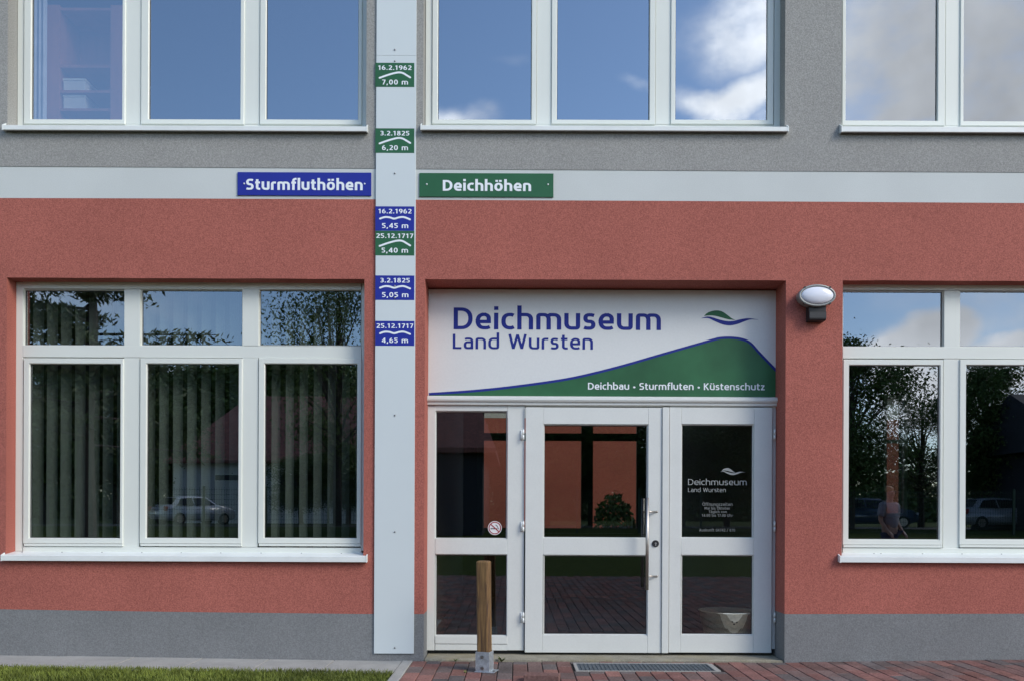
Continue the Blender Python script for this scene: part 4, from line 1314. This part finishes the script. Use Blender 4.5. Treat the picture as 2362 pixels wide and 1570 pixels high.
def hall():
    d = BACK; k = (D + d) / F
    Xp = lambda p: (p - CX) * k; Zp = lambda p: EYE - (p - CY) * k
    bx0, bx1, bz0, bz1 = BW
    bm = bmesh.new()
    box(bm, bx0, Xp(1114), d + .02, d + .09, bz0, bz1); box(bm, Xp(1467), bx1, d + .02, d + .09, bz0, bz1)
    box(bm, Xp(1339), Xp(1366), d + .021, d + .09, bz0, bz1)
    for a, b in ((Xp(1114), Xp(1339)), (Xp(1366), Xp(1467))):
        box(bm, a, b, d + .022, d + .09, Zp(1013), Zp(996)); box(bm, a, b, d + .022, d + .09, bz0, Zp(1215)); box(bm, a, b, d + .022, d + .09, bz1 - .06, bz1)
    w = tag(ob('window', bm, M_GREENF, bld), 'dark green framed window at the back of the entrance hall')
    bm = bmesh.new(); box(bm, bx0 - .05, bx1 + .05, d - .16, d - .002, bz0 - .04, bz0 - .001); ob('sill', bm, M_GREENF, w)
    bm = bmesh.new(); e = .05
    box(bm, RW[0], RW[0] + e, d + .02, d + .09, RW[2], RW[3]); box(bm, RW[1] - e, RW[1], d + .02, d + .09, RW[2], RW[3])
    for q in (RW[2] + e / 2, RW[3] - e / 2, RW[2] + .62 * (RW[3] - RW[2])): box(bm, RW[0] + e, RW[1] - e, d + .021, d + .09, q - e / 2, q + e / 2)
    nw = tag(ob('window', bm, M_FRAME, bld), 'narrow window at the back of the room right of the lamp')
    bm = bmesh.new(); box(bm, RW[0] + .01, RW[1] - .01, d + .045, d + .06, RW[2] + .01, RW[3] - .01); ob('pane', bm, M_GLASSN, nw)  # added dark pane, holds back the brightness of the courtyard wall
    # courtyard wall beyond
    y = 13.0; kk = (D + y) / F
    t = thing('courtyard_wall', 'red rendered courtyard wall seen through the hall behind the glass doors', 'wall', (0, y, 0))
    zb = EYE - (962 - CY) * kk
    bm = bmesh.new(); box(bm, -9, 12, y, y + .3, -.1, zb); ob('wall', bm, M_RED, t)
    bm = bmesh.new(); box(bm, -9, 12, y - .004, y + .3, zb + .001, zb + .35); ob('band', bm, M_BAND, t)
    bm = bmesh.new(); box(bm, -9, 12, y, y + .3, zb + .351, zb + .9); ob('parapet', bm, M_GREY, t)


hall()


def leaf_mass(bm, pts, size, flat=0., rnd=random, slim=.45):
    for p in pts:
        s = size * rnd.uniform(.6, 1.3)
        a = Vector((rnd.gauss(0, 1), rnd.gauss(0, 1), rnd.gauss(0, 1) * (1 - flat))).normalized(); b = a.orthogonal().normalized()
        if rnd.random() < .5: b = a.cross(b)
        c = a.cross(b)
        p = Vector(p)
        v = [bm.verts.new(p + b * s), bm.verts.new(p + c * s * slim), bm.verts.new(p - b * s), bm.verts.new(p - c * s * slim)]
        bm.faces.new(v)


def bush(x, y, z0, h, r, label, n=900, mat=None, size=.09):
    rnd = random.Random(int(x * 100))
    t = thing('shrub', label, 'shrub', (x, y, z0))
    bm = bmesh.new(); pts = []
    for _ in range(n):
        a = rnd.uniform(0, 2 * PI); u = rnd.random() ** .5; zz = rnd.random()
        rr = r * u * (1 - .5 * abs(zz - .5)) ; pts.append((x + rr * math.cos(a), y + rr * math.sin(a), z0 + h * zz * (1 - .25 * u)))
    leaf_mass(bm, pts, size, 0, rnd); ob('foliage', bm, mat or M_LEAF, t)
    bm = bmesh.new()
    for i in range(5): tube(bm, (x + rnd.uniform(-.05, .05), y, z0), (x + rnd.uniform(-.3, .3) * r, y + rnd.uniform(-.3, .3) * r, z0 + h * .8), .012, .004, 6)
    ob('stem', bm, M_BARK, t)


_kk = (D + 7.2) / F
bush((1415 - CX) * _kk, 7.2, 0, EYE - (1118 - CY) * _kk, .42, 'green leafy shrub in the courtyard seen through the wide door leaf', 1500, M_SHRUB, size=.07)


def pot():
    y = .475; k = (D + y) / F
    x = (1677 - CX) * k; zt = EYE - (1402 - CY) * k
    r1 = 66 * k; z0 = -.018
    t = thing('flower_pot', 'pale round flower pot standing inside behind the narrow door leaf', 'flower pot', (x, y, z0))
    prof = [(0, .0), (.66, 0), (.69, .02), (.83, .55), (.86, .66), (.885, .665), (.96, .97), (1.0, .985), (1.0, 1.0), (.93, 1.0), (.88, .85), (0, .85)]
    bm = bmesh.new(); n = 40; L = []
    for rr, h in prof: L.append([bm.verts.new((x + max(rr, .001) * r1 * math.cos(2 * PI * j / n), y + max(rr, .001) * r1 * math.sin(2 * PI * j / n), z0 + h * (zt - z0))) for j in range(n)])
    for A, B in zip(L, L[1:]):
        for j in range(n): bm.faces.new((A[j], A[(j + 1) % n], B[(j + 1) % n], B[j]))
    bmesh.ops.recalc_face_normals(bm, faces=bm.faces)
    ob('vessel', bm, M_POT, t, True)
    bm = bmesh.new(); yy = y - .905 * r1
    for dx, dz in ((-.02, 0), (.0, .012), (.018, -.006), (.012, .03), (-.005, -.02)):
        box(bm, x + dx - .006, x + dx + .006, yy - .004, yy + .03, z0 + .80 * (zt - z0) + dz, z0 + .80 * (zt - z0) + dz + .009)
    ob('relief', bm, M_BLACKP, t)


pot()

# ================================================================== ACROSS THE LAWN (seen mirrored in the glass)
def E(px, dist):
    """x and y of a thing whose mirror image stands at photo column px, dist metres from the camera"""
    t = dist - D
    return (px - CX) / F * dist, -t


def EZ(py, dist): return EYE - (py - CY) / F * dist


def road():
    bm = bmesh.new(); box(bm, -120, 120, -40, -32, .45, gz(0, 33) - .028); tag(ob('road', bm, M_ROAD), 'asphalt road beyond the lawn', 'road', kind='structure')


road()


def house(x0, x1, y0, y1, zg, ze, zr, label, wall, roof, hip=0., wins=(), name='house'):
    t = thing(name, label, 'house', ((x0 + x1) / 2, (y0 + y1) / 2, zg))
    bm = bmesh.new(); box(bm, x0, x1, y0, y1, zg - .3, ze); ob('wall', bm, wall, t)
    ym = (y0 + y1) / 2; o = .5
    bm = bmesh.new()
    c = [bm.verts.new(p) for p in ((x0 - o, y0 - o, ze), (x1 + o, y0 - o, ze), (x1 + o, y1 + o, ze), (x0 - o, y1 + o, ze), (x0 - o + hip, ym, zr), (x1 + o - hip, ym, zr))]
    c2 = [bm.verts.new(v.co + Vector((0, 0, -.18))) for v in c[:4]]
    for f in ((c[0], c[1], c[5], c[4]), (c[2], c[3], c[4], c[5]), (c[1], c[2], c[5]), (c[3], c[0], c[4])): bm.faces.new(f)
    for k in range(4): bm.faces.new((c[k], c2[k], c2[(k + 1) % 4], c[(k + 1) % 4]))
    bm.faces.new(c2); bmesh.ops.recalc_face_normals(bm, faces=bm.faces)
    ob('roof', bm, roof, t)
    for a, b, p, q in wins:
        bm = bmesh.new(); box(bm, a, b, y1 - .05, y1 + .03, p, q, .01); w = ob('window', bm, M_FRAME, t)
        bm = bmesh.new(); box(bm, a + .08, b - .08, y1 + .02, y1 + .04, p + .08, q - .08); ob('pane', bm, M_DWALL, w)
    return t


dst = 52
xa = E(395, dst)[0]; xb = E(860, dst)[0]
house(xa, xb + 2, -(dst - D) - 9, -(dst - D), .5, EZ(1062, dst), EZ(915, dst + 5), 'white hall with hipped red tiled roof mirrored in the lower left window', M_WWALL, M_TILE, 4.0,
      ((E(490, dst)[0], E(580, dst)[0], EZ(1110, dst), EZ(1092, dst)), (E(640, dst)[0], E(720, dst)[0], EZ(1150, dst), EZ(1092, dst))), 'hall')
dst = 30
house(E(905, dst)[0], E(1110, dst)[0], -(dst - D) - 8, -(dst - D), .5, EZ(1030, dst), EZ(900, dst + 4), 'dark walled house with red tiled roof mirrored in the side light', M_DWALL, M_TILE, 1.0)
dst = 33
house(23.4, 33, -(dst - D) - 8, -(dst - D), .5, EZ(1010, dst), EZ(900, dst + 4), 'black clad gabled house mirrored at the right edge of the lower right window', M_DWALL, M_DWALL, 0.)


def tube_path(bm, pts, rs, n=7):
    for (a, b), (r0, r1) in zip(zip(pts, pts[1:]), zip(rs, rs[1:])): tube(bm, a, b, r0, r1, n, False)


def tree_proto(kind, H, Rr, seed):
    """returns crown and trunk meshes standing at the origin"""
    rnd = random.Random(seed); tr = bmesh.new(); cr = bmesh.new(); pts = []
    base = H * (.27 if kind == 'conifer' else .25)
    tube_path(tr, [(0, 0, 0), (.05 * rnd.random(), .05, H * .3), (.1, -.05, H * .6), (.05, 0, H * .93)], [H * .022, H * .018, H * .011, .02], 9)
    if kind == 'conifer':
        nb = int(H * 6)
        for i in range(nb):
            z = base + (H * .96 - base) * i / nb; L = Rr * (1.0 - .9 * ((z - base) / (H - base)) ** 1.8) * rnd.uniform(.55, 1.15) + .3
            a = rnd.uniform(0, 2 * PI); dirv = Vector((math.cos(a), math.sin(a), rnd.uniform(-.05, .25)))
            p0 = Vector((0, 0, z)); p1 = p0 + dirv * L
            tube(tr, p0, p1, .045, .01, 5, False)
            for j in range(int(26 * L / Rr) + 8):
                u = rnd.uniform(.2, 1.05); q = p0 + dirv * L * u
                for _ in range(7): pts.append(q + Vector((rnd.gauss(0, .20), rnd.gauss(0, .20), rnd.gauss(-.10, .09))))
        leaf_mass(cr, pts, .105, .5, rnd, .28)
    else:
        ncl = 46 if kind == 'dense' else 34
        for i in range(ncl):
            a = rnd.uniform(0, 2 * PI); zz = rnd.random(); rr = Rr * math.sin(PI * (.12 + .80 * zz)) * rnd.uniform(.35, 1.0)
            c = Vector((rr * math.cos(a), rr * math.sin(a), base + (H - base) * (zz * .95 + .03)))
            p0 = Vector((0, 0, base * .7 + (c.z - base * .7) * .45))
            mid = (p0 + c) / 2 + Vector((rnd.gauss(0, .2), rnd.gauss(0, .2), .2))
            tube_path(tr, [p0, mid, c], [.07, .045, .012], 5)
            s = Rr * rnd.uniform(.16, .34) * (1.0 if kind == 'dense' else 1.25)
            for _ in range(720 if kind == 'dense' else 360):
                v = Vector((rnd.gauss(0, 1), rnd.gauss(0, 1), rnd.gauss(0, .75))); pts.append(c + v * s * (.74 if kind == 'dense' else .62))
        leaf_mass(cr, pts, .105 if kind == 'dense' else .075, 0, rnd)
    a = bpy.data.meshes.new('crown'); cr.to_mesh(a); cr.free(); b = bpy.data.meshes.new('trunk'); tr.to_mesh(b); tr.free()
    a.materials.append({'conifer': M_NEEDLE, 'dense': M_LEAFD, 'loose': M_LEAF}[kind]); b.materials.append(M_BARK)
    return a, b


PROTO = {k: tree_proto(k, 10., r, s) for k, r, s in (('conifer', 3.2, 1), ('dense', 3.6, 2), ('loose', 3.0, 3))}


def tree(kind, px, dist, ptop, label, wide=1., rot=0., group=None):
    x, y = E(px, dist); z = gz(0, -y); h = EZ(ptop, dist) - z
    t = thing({'conifer': 'conifer_tree', 'dense': 'leafy_tree', 'loose': 'leafy_tree'}[kind], label, 'tree', (x, y, z), group)
    t.rotation_euler.z = rot; s = h / 10; t.scale = (s * wide, s * wide, s)
    for nm, me in zip(('crown', 'trunk'), PROTO[kind]):
        o = bpy.data.objects.new(nm, me); COL.objects.link(o); o.parent = t


tree('conifer', 190, 25, 420, 'tall conifer mirrored in the first panes of the lower left window', 1.2, .4)
tree('conifer', -60, 27, 450, 'second tall conifer mirrored at the left edge of the lower left window', 1.2, 2.1)
tree('loose', 775, 40, 600, 'thin leafed tree mirrored in the third top pane of the lower left window', .8, 1.2)
tree('dense', 95, 41, 810, 'dark broadleaf tree mirrored low in the first sash behind the tall conifer', 1.2, .8)
tree('dense', 262, 43, 830, 'rounded dark tree mirrored between the tall conifer and the hall', 1.1, 2.8)
tree('dense', 690, 45, 1050, 'low dark tree mirrored before the wall of the hall in the third sash', 1.7, 1.8)
tree('dense', 800, 44, 1030, 'low spreading tree mirrored at the right edge of the third sash', 1.7, 3.8)
G = 'trees of the wood behind the hall'
for i, (px, dd, pt, w_) in enumerate(((330, 78, 850, 1.6), (420, 84, 845, 1.6), (520, 80, 865, 1.7), (610, 86, 838, 1.6), (700, 80, 842, 1.5), (790, 82, 838, 1.6), (880, 76, 850, 1.6), (960, 80, 862, 1.6))):
    tree('dense', px, dd, pt, 'dark broadleaf tree of the wood mirrored above the hall roof', w_, i * 1.3, G)
G = 'trees beyond the lawn facing the doors'
for i, (px, dd, pt, w_) in enumerate(((1160, 44, 905, 1.3), (1260, 42, 930, 1.4), (1365, 44, 900, 1.4), (1470, 41, 915, 1.4), (1575, 43, 950, 1.4), (1680, 42, 960, 1.4), (1790, 44, 880, 1.3))):
    tree('dense', px, dd, pt, 'dark broadleaf tree mirrored faintly in the glass of the entrance doors', w_, i * 2.1, G)
tree('dense', 1965, 36, 782, 'big dark tree mirrored in the first sash of the lower right window', 1.0, .3)
tree('loose', 2128, 44, 905, 'small light green tree mirrored right of the big dark tree', 1.2, 2.)
tree('dense', 2275, 40, 845, 'dark tree mirrored in the second sash of the lower right window', 1.0, 4.)
tree('loose', 2210, 50, 930, 'pale leafy tree mirrored between the two dark trees', 1.3, 5.)


def far_wood():
    rnd = random.Random(11); bm = bmesh.new(); pts = []
    for _ in range(30000):
        x = rnd.uniform(-95, 95); h = 5.2 + 1.6 * math.sin(x * .31) + 1.1 * math.sin(x * .83 + 1) + .6 * math.sin(x * 2.1)
        pts.append((x, -88 + rnd.uniform(-4, 4), .3 + h * rnd.random() ** .8))
    leaf_mass(bm, pts, .42, 0, rnd)
    # dense undergrowth behind the outer leaves
    n = 190; A = []; B = []; C = []
    for i in range(n + 1):
        x = -95 + i; h = 4.1 + 1.5 * math.sin(x * .31) + 1.0 * math.sin(x * .83 + 1) + rnd.uniform(-.5, .5); y = -89.5 + rnd.uniform(-1, 1)
        A.append(bm.verts.new((x, y, 0))); B.append(bm.verts.new((x, y - rnd.uniform(.2, 1), h))); C.append(bm.verts.new((x, y - 4, 0)))
    for i in range(n):
        bm.faces.new((A[i], A[i + 1], B[i + 1], B[i])); bm.faces.new((B[i], B[i + 1], C[i + 1], C[i]))
    tag(ob('far_wood', bm, M_LEAFD), 'distant line of dense dark trees closing the view', 'wood', kind='stuff')


far_wood()


def fence():
    y = -25.5; z = gz(0, 25.5); h = 1.75
    t = thing('mesh_fence', 'dark green wire mesh fence mirrored along the far side of the lawn', 'fence', (0, y, z))
    x = -30.
    while x < 30:
        bm = bmesh.new(); box(bm, x - .04, x + .04, y - .04, y + .04, z - .1, z + h + .05); ob('post', bm, M_GREENF, t); x += 2.5
    bm = bmesh.new()
    for i in range(int(60 / .1)):
        xx = -30 + i * .1; box(bm, xx - .004, xx + .004, y - .052, y - .044, z, z + h)
    for i in range(9): box(bm, -30, 30, y - .060, y - .053, z + .05 + i * .2, z + .062 + i * .2)
    ob('wire_panel', bm, M_GREENF, t)


fence()

M_CARW = pm('white_car_paint', (.62, .63, .64), .25, .01, coat=1.)
M_CARB = pm('blue_car_paint', (.05, .08, .13), .25, .01, coat=1.)
M_CARS = pm('silver_car_paint', (.30, .31, .33), .25, .01, coat=1.)
M_CARGL = pm('car_glass', (.015, .017, .02), .08, .01)
M_TYRE = pm('tyre_rubber', (.02, .02, .02), .8, .05)
M_TAIL = pm('tail_lamp_red', (.30, .01, .01), .3, .02)


def car(px, dist, rot, paint, label):
    x, y = E(px, dist); z = gz(0, -y)
    t = thing('parked_car', label, 'car', (0, 0, 0), 'cars parked beyond the fence')
    prof = [(-2.0, .32), (-2.05, .62), (-1.95, .92), (-1.62, 1.0), (-1.25, 1.42), (-.6, 1.50), (.35, 1.46), (1.0, 1.02), (1.75, .90), (2.02, .72), (2.05, .35), (1.6, .22), (-1.6, .22)]
    bm = bmesh.new(); n = len(prof)
    def wy(zz): return .84 if zz < .95 else .84 - (zz - .95) * .38
    A = [bm.verts.new((a, -wy(b), b)) for a, b in prof]; B = [bm.verts.new((a, wy(b), b)) for a, b in prof]
    for k in range(n): bm.faces.new((A[k], A[(k + 1) % n], B[(k + 1) % n], B[k]))
    bm.faces.new(A[::-1]); bm.faces.new(B); bmesh.ops.recalc_face_normals(bm, faces=bm.faces)
    bmesh.ops.bevel(bm, geom=bm.edges[:], offset=.06, segments=2, affect='EDGES')
    ob('body', bm, paint, t, True)
    for s in (-1, 1):
        bm = bmesh.new()
        for q in ([(-1.42, 1.02), (-1.15, 1.36), (-.52, 1.41), (-.45, 1.0)], [(-.38, 1.0), (-.45, 1.41), (.3, 1.38), (.78, 1.03)]):
            bm.faces.new([bm.verts.new((a, s * (wy(b) + .006), b)) for a, b in q])
        ob('window', bm, M_CARGL, t)
    for q in ([(-1.60, 1.06), (-1.31, 1.39)], [(.98, 1.08), (.44, 1.42)]):
        bm = bmesh.new(); sg = -1 if q[0][0] < 0 else 1
        bm.faces.new([bm.verts.new(v) for v in ((q[0][0] + sg * .02, -.68, q[0][1]), (q[0][0] + sg * .02, .68, q[0][1]), (q[1][0] + sg * .02, .58, q[1][1] + .005), (q[1][0] + sg * .02, -.58, q[1][1] + .005))])
        ob('windscreen', bm, M_CARGL, t)
    for wx in (-1.28, 1.30):
        for s in (-1, 1):
            bm = bmesh.new(); tube(bm, (wx, s * .66, .31), (wx, s * .86, .31), .31, n=24); w = ob('wheel', bm, M_TYRE, t, False)
            bm = bmesh.new(); tube(bm, (wx, s * .855, .31), (wx, s * .868, .31), .20, n=20); ob('rim', bm, M_STEEL, w)
    for s in (-1, 1):
        bm = bmesh.new(); box(bm, -2.06, -1.9, s * .72 - .1, s * .72 + .1, .72, .95, .02); ob('tail_light', bm, M_TAIL, t)
        bm = bmesh.new(); box(bm, 1.86, 2.04, s * .62 - .16, s * .62 + .16, .66, .80, .02); ob('headlight', bm, M_INK, t)
    t.location = (x, y, z); t.rotation_euler.z = rot


car(440, 42, R(-55), M_CARW, 'white hatchback mirrored in the middle sash of the lower left window')
car(2010, 40, R(8), M_CARB, 'dark blue car mirrored at the foot of the first sash of the lower right window')
car(2300, 38, R(-6), M_CARS, 'silver car mirrored in the second sash of the lower right window')


def person():
    x, y = E(2065, 14.5); z = gz(x, -y)
    t = thing('person', 'person with short fair hair in a light top mirrored in the lower right window', 'person', (x, y, z))

    def skin(name, verts, edges, radii, mat):
        me = bpy.data.meshes.new(name); me.from_pydata(verts, edges, []); me.materials.append(mat)
        o = bpy.data.objects.new(name, me); COL.objects.link(o); o.parent = t
        m = o.modifiers.new('skin', 'SKIN'); m.use_smooth_shade = True
        for i, r in enumerate(radii): me.skin_vertices[0].data[i].radius = r if isinstance(r, tuple) else (r, r)
        me.skin_vertices[0].data[0].use_root = True
        s = o.modifiers.new('sub', 'SUBSURF'); s.levels = 1; s.render_levels = 2
        return o
    sk = pm('skin_tone', (.42, .25, .18), .6, .03); shirt = pm('light_shirt', (.28, .27, .30), .85, .06); trou = pm('blue_trousers', (.05, .06, .10), .85, .06); hair = pm('fair_hair', (.36, .23, .10), .7, .15, 30)
    V = [(0, 0, .95), (0, .0, 1.12), (0, .01, 1.32), (0, .01, 1.42), (0, 0, 1.50), (0, -.015, 1.58), (0, -.02, 1.68)]
    E_ = [(0, 1), (1, 2), (2, 3), (3, 4), (4, 5), (5, 6)]
    Rr = [(.15, .11), (.14, .10), (.16, .11), (.10, .08), (.052, .052), (.075, .085), (.068, .08)]
    for s in (-1, 1):
        b = len(V)
        V += [(s * .17, .01, 1.38), (s * .23, .03, 1.12), (s * .21, -.10, .92), (s * .20, -.16, .86)]; E_ += [(2, b), (b, b + 1), (b + 1, b + 2), (b + 2, b + 3)]; Rr += [.058, .042, .033, .03]
        for fi, dx in enumerate((-.028, -.010, .010, .028)):
            k = len(V); V += [(s * .20 + dx, -.20, .82), (s * .20 + dx, -.215, .775 + .006 * fi)]; E_ += [(b + 3, k), (k, k + 1)]; Rr += [.010, .008]
        k = len(V); V += [(s * .20 - s * .045, -.19, .85)]; E_ += [(b + 3, k)]; Rr += [.011]
        b = len(V); V += [(s * .095, 0, .86), (s * .10, -.01, .48), (s * .10, .02, .09), (s * .11, -.13, .04)]; E_ += [(0, b), (b, b + 1), (b + 1, b + 2), (b + 2, b + 3)]; Rr += [.088, .058, .042, .04]
    skin('body', V, E_, Rr, sk)
    c = [(0, .0, .93), (0, .0, 1.14), (0, .01, 1.32), (0, .01, 1.41)]; ce = [(0, 1), (1, 2), (2, 3)]; cr = [(.19, .15), (.175, .14), (.20, .15), (.125, .105)]
    for s in (-1, 1):
        b = len(c); c += [(s * .175, .01, 1.385), (s * .22, .025, 1.16)]; ce += [(2, b), (b, b + 1)]; cr += [.085, .072]
    skin('shirt', c, ce, cr, shirt)
    c = [(0, 0, .98)]; ce = []; cr = [(.165, .125)]
    for s in (-1, 1):
        b = len(c); c += [(s * .095, 0, .84), (s * .10, -.01, .48), (s * .10, .02, .10)]; ce += [(0, b), (b, b + 1), (b + 1, b + 2)]; cr += [.098, .072, .062]
    skin('trousers', c, ce, cr, trou)
    skin('hair', [(0, .015, 1.60), (0, .01, 1.70), (0, -.01, 1.745)], [(0, 1), (1, 2)], [(.078, .075), (.082, .09), (.06, .07)], hair)
    bm = bmesh.new(); 
    for s in (-1, 1): bmesh.ops.create_uvsphere(bm, u_segments=10, v_segments=6, radius=.011, matrix=Matrix.Translation((s * .03, -.098, 1.635)))
    me = bpy.data.meshes.new('eyes'); bm.to_mesh(me); bm.free(); me.materials.append(M_BLACKP); o = bpy.data.objects.new('eyes', me); COL.objects.link(o); o.parent = t
    t.rotation_euler.z = R(150)


person()
